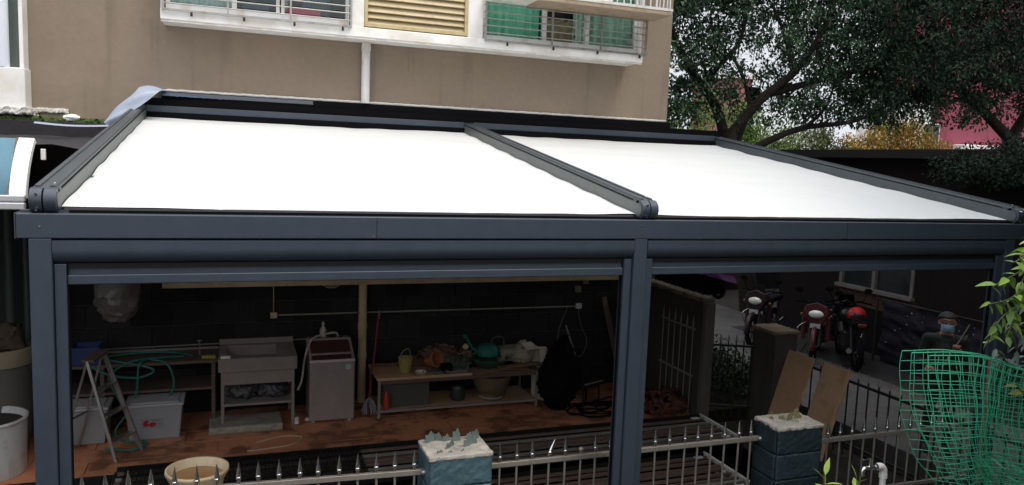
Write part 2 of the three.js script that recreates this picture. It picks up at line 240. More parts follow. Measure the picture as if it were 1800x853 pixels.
  part('moss', bumpy(new THREE.BoxGeometry(1.3, 0.05, 0.24, 90, 4, 14).translate(-0.72, 3.575, -4.95), 0.022, 21, 36), M(C(0.09, 0.15, 0.035), 1, { map: T_stone, s: 0.15 }), b).userData.label = 'green moss on the ledge';
  part('plaster_lump', bumpy(new THREE.SphereGeometry(0.06, 16, 12).scale(1.5, 0.7, 1).translate(-0.62, 3.61, -4.86), 0.012, 22, 60), mats.white, b);
}
// ------------------------------------------------------------------ lower block wall inside
{
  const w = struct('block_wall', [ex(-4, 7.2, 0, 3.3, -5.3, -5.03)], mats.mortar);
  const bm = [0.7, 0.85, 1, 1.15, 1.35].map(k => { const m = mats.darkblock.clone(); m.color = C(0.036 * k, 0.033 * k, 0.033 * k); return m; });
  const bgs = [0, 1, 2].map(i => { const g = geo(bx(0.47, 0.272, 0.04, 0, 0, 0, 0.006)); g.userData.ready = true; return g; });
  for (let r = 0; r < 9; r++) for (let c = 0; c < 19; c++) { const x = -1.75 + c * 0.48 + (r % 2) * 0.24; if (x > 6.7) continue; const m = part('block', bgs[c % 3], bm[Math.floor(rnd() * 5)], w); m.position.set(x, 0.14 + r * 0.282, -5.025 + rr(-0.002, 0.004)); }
}

// ------------------------------------------------------------------ the pergola
{
  const p = thing('pergola', 'dark grey aluminium pergola with a white retractable fabric roof', 'pergola', [0, 0, 0]);
  const F = mats.frame;
  const beam = part('beam', [ex(-0.06, 8.42, 2.76, 2.905, -0.13, 0, 0.006), ex(-0.058, 8.418, 2.9051, 2.92, -0.128, -0.09)], F, p);
  part('beam_cap', [ex(-0.066, -0.0605, 2.758, 2.908, -0.132, 0.002)], F, beam);
  part('gutter_seal', [ex(0.2, 8.15, 2.905, 2.922, -0.088, -0.075)], mats.rubber, beam);
  for (const [x0, x1] of [[0, 0.118], [3.985, 4.095], [7.94, 8.05]]) { const q = part('post', ex(x0, x1, -0.04, 2.759, -0.115, -0.003, 0.006), F, p); part('post_foot', ex(x0 - 0.03, x1 + 0.03, -0.039, -0.028, -0.145, 0.027), F, q); }
  for (const [x, y] of [[0.06, 2.83], [4.04, 2.80], [4.04, 2.86], [2.0, 2.775], [6.0, 2.775]]) part('screw', rod([x, y, -0.002], [x, y, 0.004], 0.008, 0.007, 12), mats.steel, beam);
  for (const x of [2.02, 6.02]) part('beam_joint', ex(x - 0.0015, x + 0.0015, 2.762, 2.903, -0.01, 0.001), mats.rubber, beam);
  // roller housings with rounded lower front
  const prof = []; prof.push([-0.13, 2.748], [0.0, 2.748]); for (let i = 0; i <= 10; i++) { const a = i / 10 * Math.PI / 2; prof.push([-0.075 + 0.075 * Math.cos(a) + 0.0, 2.69 - 0.085 * Math.sin(a)]); } prof.push([-0.13, 2.605]);
  for (const [a, c] of [[0.122, 3.982], [4.099, 7.936]]) {
    const h = part('roller_housing', extrudeX(prof, a, c), F, p);
    part('housing_end', [extrudeX(prof.map(([z, y]) => [-0.065 + (z + 0.065) * 0.96, 2.68 + (y - 2.68) * 0.96]), a - 0.002, a + 0.001)], F, h);
    part('housing_lip', [ex(a + 0.07, c - 0.07, 2.575, 2.604, -0.10, -0.055)], mats.blackMetal, h);
    part('bottom_bar', [ex(a + 0.065, c - 0.065, 2.475, 2.535, -0.09, -0.045, 0.008), ex(a + 0.066, c - 0.066, 2.536, 2.573, -0.072, -0.066)], F, h);
    for (const [x0, x1] of [[a + 0.001, a + 0.064], [c - 0.064, c - 0.001]]) { const g = part('screen_guide', [ex(x0, x1, -0.03, 2.603, -0.112, -0.03, 0.004)], F, p); part('guide_seal', [ex(x0 === a + 0.001 ? x1 : x0 - 0.006, x0 === a + 0.001 ? x1 + 0.006 : x0, -0.02, 2.6, -0.085, -0.055)], mats.rubber, g); }
  }
  // roof plane y = 2.937 + 0.1527 * s, z = -0.12 - s
  const SL = 0.1527, ang = Math.atan(SL), RY = s => 2.937 + SL * s, RZ = s => -0.12 - s;
  const nrm = V(0, Math.cos(ang), Math.sin(ang));
  const rp = (x, s, up) => [x, RY(s) + up * nrm.y, RZ(s) + up * nrm.z];
  const q1 = vnoise(61, 16), q2 = vnoise(62, 16);
  for (const [x0, x1, sd] of [[0.15, 4.045, 0], [4.19, 8.072, 0.37]]) {
    const edge = (u, v) => 0.006 * (q2(u * 1.3 + sd, 0.2) - 0.5) * (v < 0.5 ? 1 : 0);
    part('fabric_panel', grid(80, 60, (u, v) => { const s = 0.008 + v * 4.777 + edge(u, v); const sag = -0.012 * Math.sin(Math.PI * u) * (0.6 + 0.4 * Math.cos(v * 6.28 * 8)) - 0.0 + 0.014 * (q1(u * 0.9 + sd, v * 0.9) - 0.5) + 0.004 * Math.sin(v * 6.28 * 8 + u); return rp(x0 + (x1 - x0) * u, s, sag); }), mats.fabric, p);
    part('fabric_bar', [bar(rp(x0 + 0.01, 0.02, -0.022), rp(x1 - 0.01, 0.02, -0.022), 0.03, 0.03, 0.006)], M(C(0.05, 0.045, 0.05), 0.6), p);
  }
  const rail = (x0, x1) => {
    const xm = (x0 + x1) / 2, w = x1 - x0;
    const r = part('roof_rail', [bar(rp(xm, -0.02, 0.045), rp(xm, 4.95, 0.045), w, 0.15, 0.006), bar(rp(x0 + 0.025, 0.0, 0.124), rp(x0 + 0.025, 4.95, 0.124), 0.028, 0.01), bar(rp(x1 - 0.025, 0.0, 0.124), rp(x1 - 0.025, 4.95, 0.124), 0.028, 0.01)], mats.frameSide, p);
    for (const [a, c] of [[x0 - 0.004, xm - 0.006], [xm + 0.004, x1 + 0.004]]) { // rounded end caps, two drums side by side
      const g = new THREE.CylinderGeometry(0.074, 0.074, c - a, 26); g.rotateZ(Math.PI / 2); const P = rp((a + c) / 2, -0.02, 0.046); g.translate(...P);
      const cap = part('end_cap', [g, new RoundedBoxGeometry(c - a, 0.146, 0.1, 2, 0.004).translate(P[0], P[1] + 0.001, P[2] - 0.05)], mats.frame, r);
    }
    part('end_gap', [bx(0.008, 0.12, 0.06, xm - 0.001, ...rp(0, -0.03, 0.046).slice(1))], mats.rubber, r);
    for (const a of [-0.045, 0.05]) part('screw', [rod(rp(xm - w * 0.25, -0.02 + 0.0, 0.046 + a), [xm - w * 0.25, rp(0, -0.094, 0.046 + a)[1], rp(0, -0.094, 0)[2] + 0.012], 0.007, 0.007, 10), ball(0.009, ...rp(x1 - 0.028, 0.07, 0.127))], mats.steel, r);
    part('side_groove', [bar(rp(x0 - 0.001, 0.05, 0.1), rp(x0 - 0.001, 4.9, 0.1), 0.004, 0.008), bar(rp(x1 + 0.001, 0.05, 0.1), rp(x1 + 0.001, 4.9, 0.1), 0.004, 0.008)], mats.rubber, r);
    part('track_lip', [bar(rp(x1 + 0.014, 0.02, -0.015), rp(x1 + 0.014, 4.78, -0.015), 0.026, 0.012), bar(rp(x0 - 0.014, 0.02, -0.015), rp(x0 - 0.014, 4.78, -0.015), 0.026, 0.012)], mats.frame, r);
    const tm = x0 < 6 ? mats.railSideLit : mats.frameSide;  // side colour carries fabric bounce on two rails, tree shade on the right
    for (const x of [x0 - 0.002, x1 + 0.002]) part('side_light_tone', [bar(rp(x, -0.02, 0.040), rp(x, 4.88, 0.040), 0.006, 0.10), (() => { const g = new THREE.CylinderGeometry(0.052, 0.052, 0.016, 24); g.rotateZ(Math.PI / 2); return g.translate(...rp(x, -0.02, 0.043)); })()], tm, r);
  };
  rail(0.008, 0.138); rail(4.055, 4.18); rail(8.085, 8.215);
  // back: grey cross bar, black gap, flashing against the wall
  part('back_bar', [ex(0.14, 4.054, 3.73, 3.81, -4.99, -4.945, 0.006), ex(4.181, 8.07, 3.735, 3.815, -4.99, -4.945, 0.006)], mats.frame, p);
  part('back_seal', [ex(0.14, 4.054, 3.60, 3.735, -4.985, -4.93), ex(4.181, 8.07, 3.60, 3.735, -4.985, -4.93)], mats.rubber, p);
  part('back_gutter', [ex(0.0, 8.19, 3.60, 3.9, -5.028, -4.995), ex(0.3, 7.3, 3.9, 3.985, -5.085, -5.02)], mats.rubber, p);
  part('flashing', [bar([0.35, 3.955, -5.02], [3.2, 3.955, -5.03], 0.012, 0.045), bar([3.4, 3.955, -5.03], [7.2, 3.95, -5.03], 0.006, 0.03)], M(C(0.10, 0.11, 0.13), 0.5), p);
}
// plastic film on the left
{
  const A = new THREE.CatmullRomCurve3([V(0.10, 4.0, -4.75), V(0.06, 3.93, -4.6), V(-0.13, 3.74, -4.6), V(-0.27, 3.56, -4.6)]), B = new THREE.CatmullRomCurve3([V(0.36, 3.99, -4.75), V(0.31, 3.94, -4.58), V(0.19, 3.83, -4.5), V(0.0, 3.67, -4.5), V(-0.22, 3.53, -4.55)]);
  solo('plastic_sheet', 'pale blue plastic sheet folded over the left roof rail by the wall', 'sheet', [
    grid(14, 30, (u, v) => { const a = A.getPoint(v), b = B.getPoint(v); a.lerp(b, u); const k = 0.03 * Math.sin(Math.PI * u) + 0.008 * Math.sin(v * 12 + u * 5); return [a.x, a.y + k * 0.6, a.z + k]; }),
    grid(30, 4, (u, v) => [-0.2 - 0.72 * u, 3.545 - 0.018 * Math.sin(u * 3.1) - 0.02 * v, -4.55 + 0.05 * v]), grid(4, 8, (u, v) => [0.10 + 0.26 * u, 4.0 + 0.01 * v, -4.75 - 0.28 * v])], M(C(0.36, 0.41, 0.50), 0.45));
  solo('blue_tarpaulin_edge', 'torn dark blue tarpaulin strip on the black flashing by the wall', 'tarpaulin', bumpy(grid(60, 6, (u, v) => [0.28 + 0.8 * u, 3.94 + 0.04 * v * (1 - u) - 0.01, -4.995 + 0.05 * (1 - v) * (1 - u)]), 0.006, 31, 40), M(C(0.07, 0.11, 0.19), 0.6));
}

// ------------------------------------------------------------------ fence with spear heads, stone pillars
{
  const pickG = (h) => { const g = geo(rod([0, -0.03, 0], [0, h, 0], 0.0095, 0.0095, 8)); g.userData.ready = true; return g; };
  const G88 = pickG(0.935);
  const spearG = geo([ball(0.021, 0, 0.962, 0, 1, 0.9, 1, 16), rod([0, 0.978, 0], [0, 1.08, 0], 0.0195, 0.0015, 12), rod([0, 0.925, 0], [0, 0.945, 0], 0.0125, 0.0125, 12)]); spearG.userData.ready = true;
  const ballG = geo([ball(0.023, 0, 0.962, 0, 1, 0.95, 1, 16), rod([0, 0.925, 0], [0, 0.945, 0], 0.012, 0.012, 12)]); ballG.userData.ready = true;
  const panel = (label, a, c, n, x0, dx, h, skip = -1, bent = -1) => {
    const f = thing('spear_fence', label, 'fence', [0, 0, 0], 0, 'spear fence panels under the pergola');
    const [ax, az] = a, [cx, cz] = c, zt = x => az + (cz - az) * (x - ax) / (cx - ax);
    part('rail', [bar([ax, h, az], [cx, h, cz], 0.034, 0.042, 0.004)], mats.dullsteel, f); part('rail_knob', ball(0.026, cx - 0.035, h, cz + 0.02), mats.alu, f);
    part('rail', [bar([ax, 0.25, az], [cx, 0.25, cz], 0.03, 0.034, 0.004)], mats.dullsteel, f);
    for (let i = 0; i < n; i++) { const x = x0 + i * dx + rr(-0.006, 0.006); const q = part('picket', G88, mats.dullsteel, f); q.position.set(x, h - 0.9, zt(x)); q.rotation.z = rr(-0.008, 0.008);
      if (i === skip) part('knob', ballG, mats.dullsteel, q); else { const s = part('spear_head', spearG, mats.steel, q); if (i === bent) { s.rotation.z = -0.36; s.position.set(-0.352 * 0.94, 0.064 * 0.94, 0); s.material = mats.chrome; } } }
  };
  panel('spear fence panel left of the glass topped pillar behind the left opening', [-0.2, -0.62], [2.53, -0.45], 18, 0.0, 0.143, 0.90);
  panel('spear fence panel between the two stone pillars crossing behind the middle post', [2.99, -0.46], [5.66, -0.44], 18, 3.12, 0.1425, 0.885, 5, 3);
  panel('spear fence panel right of the darker pillar running behind the green netting', [6.12, -0.42], [8.3, -0.40], 12, 6.26, 0.1445, 0.80);
  const pillar = (label, x0, x1, z0, z1, top, tint, seed) => {
    const p = thing('stone_pillar', label, 'pillar', [0, 0, 0], 0, 'stone pillars of the spear fence');
    part('core', ex(x0 + 0.012, x1 - 0.012, -0.05, top - 0.006, z1 + 0.012, z0 - 0.012), mats.grout, p);
    rnd = mulberry(seed);
    for (let k = 0; k < 5; k++) { const y1 = top - k * 0.235, y0 = y1 - 0.228; const m = mats.teal.clone(); const t = tint * rr(0.85, 1.15); m.color = C(0.058 * t, 0.118 * t, 0.145 * t);
      part('stone_tile', bumpy(new THREE.BoxGeometry(x1 - x0 - 0.006, y1 - y0, 0.022, 26, 14, 1).translate((x0 + x1) / 2, (y0 + y1) / 2, z0 - 0.008), 0.004, seed + k, 30), m, p);
      for (const x of [x0 + 0.004, x1 - 0.004]) part('stone_tile', bumpy(new THREE.BoxGeometry(0.02, y1 - y0, z0 - z1 - 0.03, 1, 10, 14).translate(x, (y0 + y1) / 2, (z0 + z1) / 2 - 0.008), 0.003, seed + k + 9, 30), m, p);
    }
    part('mortar_top', bumpy(new THREE.BoxGeometry(x1 - x0 + 0.01, 0.035, z0 - z1 + 0.01, 40, 3, 30).translate((x0 + x1) / 2, top + 0.004, (z0 + z1) / 2), 0.0045, seed + 3, 19), mats.mortarTop, p);
    return p;
  };
  const shard = (w, h, x, y, z, ry, tilt) => { const s = new THREE.Shape([[-w / 2, 0], [w / 2, 0], [w * 0.42, h * 0.55], [w * 0.12, h], [-w * 0.2, h * 0.7], [-w * 0.45, h * 0.82]].map(q => new THREE.Vector2(...q))); const g = new THREE.ExtrudeGeometry(s, { depth: 0.005, bevelEnabled: false }); return xf(g, x, y, z, tilt, ry, 0); };
  const p1 = pillar('teal stone pillar topped with white mortar and clear broken glass', 2.505, 3.0, -0.29, -0.66, 1.05, 1.6, 101);
  rnd = mulberry(44);
  for (const [x, z, w, h] of [[2.58, -0.60, 0.10, 0.10], [2.65, -0.62, 0.08, 0.09], [2.71, -0.60, 0.07, 0.07], [2.79, -0.58, 0.07, 0.12], [2.95, -0.60, 0.07, 0.10], [2.90, -0.58, 0.05, 0.08], [2.70, -0.46, 0.11, 0.075], [2.86, -0.46, 0.11, 0.08], [2.91, -0.50, 0.06, 0.09], [2.60, -0.36, 0.055, 0.04], [2.68, -0.35, 0.04, 0.03], [2.78, -0.36, 0.04, 0.03]]) part('glass_shard', shard(w, h, x, 1.06, z, rr(-0.7, 0.7), rr(-0.15, 0.25)), mats.glassShard, p1);
  const p2 = pillar('dark blue stone pillar topped with mortar and yellowish broken glass beside the leaning boards', 5.63, 6.12, -0.19, -0.52, 1.04, 0.42, 131);
  for (const [x, z, w, h] of [[5.76, -0.42, 0.09, 0.08], [5.82, -0.38, 0.06, 0.07], [5.88, -0.36, 0.11, 0.06], [5.94, -0.42, 0.10, 0.07], [6.0, -0.38, 0.09, 0.06], [6.03, -0.44, 0.05, 0.1], [5.9, -0.3, 0.08, 0.04]]) part('glass_shard', shard(w, h, x, 1.045, z, rr(-1.2, 1.2), rr(-0.4, 0.4)), rnd() < 0.75 ? mats.amberShard : mats.glassShard, p2);
}
// ------------------------------------------------------------------ metal racks lying over the pond
{
  const rack = (label, x0, x1, z0, z1, y, n, seed) => {
    const r = thing('metal_rack', label, 'rack', [0, 0, 0]); rnd = mulberry(seed);
    for (const z of [z0, z1]) part('long_bar', bar([x0, y, z], [x1, y, z], 0.045, 0.05, 0.004), mats.blackMetal, r);
    for (let i = 0; i < n; i++) { const z = z0 + (z1 - z0) * (i + 1) / (n + 1) + rr(-0.02, 0.02); part('long_bar', bar([x0 + 0.02, y + 0.004, z], [x1 - 0.03, y + 0.004, z], rr(0.03, 0.05), 0.03, 0.003), [mats.dullsteel, mats.brownpaint, mats.brownpaint][Math.floor(rnd() * 3)], r); }
    for (const x of [x0, x0 + (x1 - x0) * 0.36, x0 + (x1 - x0) * 0.7]) part('cross_bar', bar([x, y - 0.028, z0], [x, y - 0.028, z1], 0.04, 0.02), mats.blackMetal, r);
    part('end_bar', bar([x1, y + 0.012, z0], [x1, y + 0.012, z1], 0.03, 0.045, 0.003), mats.pvc, r);
    for (const [x, z] of [[x0, z0], [x1, z0], [x0, z1], [x1, z1]]) part('leg', ex(x - 0.016, x + 0.016, -0.25, y - 0.03, z - 0.016, z + 0.016), mats.blackMetal, r);
    for (const z of [z0 - 0.1, z1 + 0.12]) part('end_plate', ex(x1 - 0.20, x1 - 0.1, y + 0.018, y + 0.03, z - 0.03, z + 0.02), mats.pvc, r);
  };
  rack('upper black metal rack lying along the edge of the brown floor', 0.02, 6.82, -2.2, -3.08, 0.10, 6, 201);
  rack('lower black metal rack lying behind the spear fence', 0.1, 6.26, -1.15, -2.15, 0.0, 8, 211);
  // black mesh over the pond at the left end
  const net = []; for (let i = 0; i < 26; i++) net.push(bar([0.1, 0.128, -2.25 - i * 0.032], [2.4, 0.128, -2.25 - i * 0.032], 0.006, 0.006)); for (let i = 0; i < 60; i++) net.push(bar([0.12 + i * 0.038, 0.134, -2.22], [0.12 + i * 0.038, 0.134, -3.06], 0.006, 0.006));
  const m = solo('pond_mesh', 'black square mesh laid over the left end of the metal rack', 'mesh', net, mats.blackMetal);
}
// ------------------------------------------------------------------ inside: left to right
{
  // wide tub on the ground behind the fence
  const t = thing('clay_vat', 'wide beige vat of muddy water behind the fence spears', 'vat', [0.86, -0.05, -0.86]);
  part('shell', lathe([[0.0, 0], [0.13, 0], [0.15, 0.02], [0.175, 0.8], [0.19, 0.9], [0.225, 0.965], [0.222, 0.99], [0.205, 0.985], [0.19, 0.93], [0.17, 0.86], [0.0, 0.86]], 40), mats.beige, t);
  part('muddy_water', lathe([[0, 0.925], [0.186, 0.925]], 36), M(C(0.30, 0.165, 0.07), 0.25, { map: T_mottle, s: 0.2 }), t);
  // step ladder
  const l = thing('step_ladder', 'aluminium step ladder standing open beside the left post', 'ladder', [0, 0, 0]);
  const A0 = [-0.05, 0.0, -3.55], A1 = [-0.33, 1.06, -3.72], B0 = [0.16, 0.0, -3.83], B1 = [-0.22, 1.1, -4.0];
  part('front_leg', bar(A0, A1, 0.03, 0.05, 0.004), mats.alu, l); part('front_leg', bar(B0, B1, 0.03, 0.05, 0.004), mats.alu, l);
  for (const k of [0.2, 0.45, 0.7]) { const a = A0.map((v, i) => v + (A1[i] - v) * k), b = B0.map((v, i) => v + (B1[i] - v) * k); part('tread', bar(a, b, 0.08, 0.02, 0.003), mats.alu, l); }
  part('top_plate', bar(A1, B1, 0.14, 0.025, 0.004), mats.brownpaint, l);
  part('rear_leg', bar([-0.62, 0, -3.85], A1, 0.022, 0.03), mats.alu, l); part('rear_leg', bar([-0.5, 0, -4.1], B1, 0.022, 0.03), mats.alu, l);
  part('rear_brace', bar([-0.5, 0.42, -3.8], [-0.39, 0.42, -4.05], 0.015, 0.02), mats.alu, l);
  // shelf
  const s = thing('work_shelf', 'low brown wooden shelf along the left of the block wall', 'shelf', [0, 0, 0]);
  part('top', ex(-1.6, 0.93, 0.79, 0.825, -4.97, -4.42, 0.004), mats.brownpaint, s); part('shelf_board', ex(-1.6, 0.9, 0.47, 0.50, -4.95, -4.42, 0.004), mats.brownpaint, s);
  part('top_rim', ex(-1.6, 0.93, 0.826, 0.85, -4.99, -4.972), mats.greypaint, s);
  for (const x of [-1.5, -0.3, 0.88]) for (const z of [-4.45, -4.93]) part('leg', ex(x - 0.02, x + 0.02, 0.013, 0.79, z - 0.02, z + 0.02), mats.brownpaint, s);
  // wall strip above the shelf
  solo('wall_strip', 'thin pale pipe running along the block wall above shelf and sink', 'pipe', rod([-0.8, 0.87, -4.985], [2.1, 0.895, -4.985], 0.009), mats.greypaint);
  const tap = thing('wall_tap', 'thin standpipe tap rising from the brown shelf', 'tap', [0.72, 0.825, -4.7]);
  part('riser', rod([0, 0, 0], [0, 0.16, 0], 0.008), mats.dullsteel, tap); part('spout', tube([[0, 0.15, 0], [0, 0.185, 0.02], [0, 0.16, 0.07]], 0.008, 12), mats.dullsteel, tap); part('lever', ex(-0.03, 0.03, 0.17, 0.182, -0.012, 0.012, 0.003), mats.dullsteel, tap);
  solo('yellow_sponge', 'small yellow green sponge on the shelf beside the sink', 'sponge', bumpy(bx(0.16, 0.035, 0.06, 0.83, 0.845, -4.5, 0.008), 0.004, 3, 50), M(C(0.30, 0.34, 0.05), 0.9));
  // hose
  solo('green_hose', 'tangled green garden hose hanging over the shelf and ladder', 'hose', [
    tube([[0.55, 0.84, -4.6], [0.3, 0.86, -4.5], [0.0, 0.85, -4.42], [-0.2, 0.72, -4.34], [-0.1, 0.4, -4.33], [0.02, 0.2, -4.35], [0.25, 0.25, -4.36], [0.45, 0.55, -4.36], [0.38, 0.82, -4.37], [0.2, 0.86, -4.45]], 0.013, 90, 7),
    tube([[0.2, 0.86, -4.5], [0.1, 0.84, -4.38], [0.06, 0.5, -4.33], [-0.02, 0.3, -4.3], [-0.15, 0.1, -4.25], [-0.05, 0.03, -4.1], [0.2, 0.03, -4.0], [0.1, 0.03, -3.8], [-0.2, 0.03, -3.9]], 0.013, 90, 7),
    tube([[-0.4, 0.86, -4.6], [-0.1, 0.845, -4.44], [0.25, 0.75, -4.36], [0.1, 0.68, -4.35], [-0.25, 0.74, -4.36], [-0.45, 0.85, -4.5], [-0.1, 0.87, -4.7], [0.4, 0.86, -4.75], [0.65, 0.845, -4.6]], 0.013, 90, 7)], M(C(0.02, 0.17, 0.135), 0.4));
  // storage boxes
  const bin = (label, x, w, print) => {
    const b = thing('storage_box', label, 'storage box', [x, 0.014, -4.13], 0.0, 'translucent storage boxes on the floor');
    const m = M(C(0.42, 0.43, 0.44), 0.35, { transmission: 0.25, thickness: 0 });
    const sh = new THREE.Shape(); sh.moveTo(-w / 2 + 0.03, 0); sh.lineTo(w / 2 - 0.03, 0); sh.lineTo(w / 2, 0.36); sh.lineTo(-w / 2, 0.36); const g = new THREE.ExtrudeGeometry(sh, { depth: 0.36, bevelEnabled: true, bevelSize: 0.012, bevelThickness: 0.012, bevelSegments: 2 }).translate(0, 0.012, -0.36);
    part('tub', g, m, b); part('lid', [bx(w + 0.06, 0.03, 0.43, 0, 0.40, -0.18, 0.012), bx(w - 0.06, 0.015, 0.34, 0, 0.42, -0.18, 0.006)], M(C(0.45, 0.45, 0.45), 0.4), b);
    if (print) { const c = document.createElement('canvas'); c.width = 256; c.height = 128; const x2 = c.getContext('2d'); x2.fillStyle = '#8f9194'; x2.fillRect(0, 0, 256, 128); x2.fillStyle = '#a01f22'; x2.beginPath(); x2.ellipse(60, 62, 34, 40, 0.3, 0, 6.3); x2.fill(); x2.beginPath(); x2.ellipse(130, 78, 40, 28, -0.2, 0, 6.3); x2.fill(); x2.fillStyle = '#8f9194'; x2.beginPath(); x2.ellipse(92, 56, 14, 12, 0, 0, 6.3); x2.fill(); x2.fillStyle = '#62656c'; x2.fillRect(120, 22, 90, 10); x2.fillRect(190, 70, 30, 8);
      const t = new THREE.CanvasTexture(c); t.colorSpace = THREE.SRGBColorSpace; const g2 = new THREE.PlaneGeometry(0.24, 0.12); const q = new THREE.Mesh(g2, new THREE.MeshStandardMaterial({ map: t, roughness: 0.4 })); q.name = 'picture_print'; q.position.set(-0.02, 0.19, 0.0175); q.castShadow = q.receiveShadow = true; b.add(q); }
    return b;
  };
  bin('translucent storage box with a red picture print under the shelf', 0.265, 0.56, true);
  bin('translucent storage box half hidden behind the left post and ladder', -0.47, 0.5, false);
  solo('blue_crate', 'blue plastic crate on the shelf just right of the left post', 'crate', [ex(-0.62, -0.33, 0.83, 0.845, -4.75, -4.45), ex(-0.62, -0.605, 0.845, 1.03, -4.75, -4.45), ex(-0.345, -0.33, 0.845, 1.03, -4.75, -4.45), ex(-0.604, -0.346, 0.845, 1.03, -4.75, -4.735), ex(-0.604, -0.346, 0.845, 1.03, -4.465, -4.45), ex(-0.63, -0.32, 1.0, 1.03, -4.449, -4.44)], M(C(0.02, 0.05, 0.16), 0.5));
  // hanging clear bag
  solo('hanging_plastic_bag', 'crumpled clear plastic bag hanging in the upper left opening', 'plastic bag', [bumpy(new THREE.SphereGeometry(1, 40, 30).scale(0.225, 0.31, 0.16).translate(-0.07, 1.72, -4.0), 0.03, 71, 16), bumpy(new THREE.CylinderGeometry(0.2, 0.225, 0.7, 36, 12, true).translate(-0.07, 2.06, -4.0), 0.025, 72, 16), rod([-0.07, 2.4, -4.0], [-0.07, 3.4, -4.0], 0.006)], M(C(0.30, 0.27, 0.25), 0.35, { transmission: 0.5, thickness: 0 }));
  // sink stand
  const k = thing('sink_stand', 'grey stone sink on a metal stand left of the washing machine', 'sink', [0, 0, 0]);
  part('basin', [ex(0.94, 1.83, 0.72, 0.88, -4.28, -4.2, 0.008), ex(0.94, 1.83, 0.72, 0.88, -4.92, -4.86, 0.008), ex(0.94, 1.02, 0.721, 0.879, -4.861, -4.279), ex(1.62, 1.83, 0.721, 0.879, -4.861, -4.279), ex(1.0, 1.64, 0.72, 0.75, -4.87, -4.27)], mats.stonebasin, k);
  part('apron', ex(0.97, 1.80, 0.56, 0.719, -4.27, -4.23), mats.stonebasin, k);
  part('upstand', ex(0.94, 1.83, 0.881, 0.95, -4.95, -4.921, 0.004), mats.stonebasin, k);
  for (const x of [0.985, 1.785]) for (const z of [-4.25, -4.85]) part('leg', ex(x - 0.017, x + 0.017, 0.013, 0.72, z - 0.017, z + 0.017), mats.greypaint, k);
  part('shelf_board', ex(0.97, 1.8, 0.30, 0.33, -4.87, -4.22, 0.004), mats.greypaint, k);
  solo('white_soap', 'small white soap bar on the corner of the sink', 'soap', bx(0.11, 0.03, 0.06, 1.02, 0.896, -4.24, 0.01), mats.white);
  const rags = solo('rag_heap', 'heap of dark plastic rags on the shelf below the sink', 'rags', [bumpy(new THREE.SphereGeometry(1, 30, 20).scale(0.2, 0.1, 0.16).translate(1.2, 0.42, -4.5), 0.05, 81, 40), bumpy(new THREE.SphereGeometry(1, 30, 20).scale(0.18, 0.09, 0.15).translate(1.55, 0.41, -4.5), 0.05, 82, 44)], M(C(0.10, 0.095, 0.10), 0.5));
  solo('stone_slab', 'pale stone slab lying on the brown floor below the sink', 'slab', bumpy(new THREE.BoxGeometry(0.82, 0.085, 0.46, 30, 3, 18).translate(1.25, 0.057, -4.31), 0.005, 83, 20), mats.slab);
  // washing machine
  const w = thing('washing_machine', 'grey top loading washing machine between the sink and the cream pipe', 'washing machine', [2.25, 0.013, -4.46]);
  part('body', bx(0.545, 0.75, 0.53, 0, 0.405, 0, 0.022), M(C(0.38, 0.315, 0.295), 0.4, { map: T_mottle, s: 1.3, metalness: 0.1 }), w);
  part('top_frame', [bx(0.548, 0.20, 0.13, 0, 0.875, -0.2, 0.02), bx(0.032, 0.06, 0.44, -0.258, 0.845, 0.05, 0.012, 0.40), bx(0.032, 0.06, 0.44, 0.258, 0.845, 0.05, 0.012, 0.40), bx(0.50, 0.10, 0.34, 0, 0.80, -0.02, 0.01)], M(C(0.33, 0.26, 0.24), 0.4), w);
  part('lid', bx(0.475, 0.018, 0.41, 0, 0.865, 0.055, 0.008, 0.40), M(C(0.085, 0.034, 0.03), 0.2), w);
  part('front_lip', bx(0.547, 0.03, 0.03, 0, 0.782, 0.255, 0.01), M(C(0.62, 0.58, 0.55), 0.35), w);
  part('energy_sticker', bx(0.065, 0.06, 0.002, 0.19, 0.70, 0.2665), M(C(0.45, 0.55, 0.52), 0.5), w);
  part('control_strip', bx(0.36, 0.004, 0.05, 0, 0.976, -0.19), mats.darkGlass, w);
  for (const x of [-0.22, 0.22]) part('foot', rod([x, 0, 0.2], [x, 0.03, 0.2], 0.022), mats.pvc, w);
  part('inlet_hose', tube([[0.12, 0.93, -0.24], [0.1, 1.02, -0.2], [-0.08, 1.01, -0.18], [-0.22, 0.98, -0.08], [-0.31, 0.8, 0.06], [-0.36, 0.5, 0.12], [-0.4, 0.4, 0.12]], 0.014, 60, 8), M(C(0.5, 0.46, 0.42), 0.5), w);
  solo('detergent_bottle', 'cream bottle standing on top of the washing machine', 'bottle', lathe([[0, 0], [0.038, 0], [0.042, 0.01], [0.042, 0.09], [0.03, 0.12], [0.016, 0.135], [0.016, 0.155], [0.02, 0.156], [0.018, 0.185], [0.008, 0.2], [0, 0.2]], 24), M(C(0.55, 0.50, 0.36), 0.4), null, [2.18, 0.99, -4.66]);
  solo('floor_connector', 'small white hose connector on the floor left of the washing machine', 'connector', [rod([1.83, 0.04, -4.2], [1.83, 0.12, -4.2], 0.03, 0.022, 14), ball(0.03, 1.97, 0.045, -4.3, 1.3, 0.8, 0.8)], mats.pvc);
  // pipes and electrics on the wall
  const dp = thing('cream_pipe', 'cream vertical drain pipe right of the washing machine', 'pipe', [2.72, 0, -4.93]);
  part('pipe', rod([0, 0.013, 0], [0, 2.9, 0], 0.055, 0.055, 20), mats.cream, dp); for (const y of [0.62, 1.02, 2.3]) part('collar', rod([0, y, 0], [0, y + 0.06, 0], 0.063, 0.063, 20), mats.cream, dp);
  const cd = thing('cable_conduit', 'thin white cable conduit with junction box across the block wall', 'conduit', [0, 0, 0]);
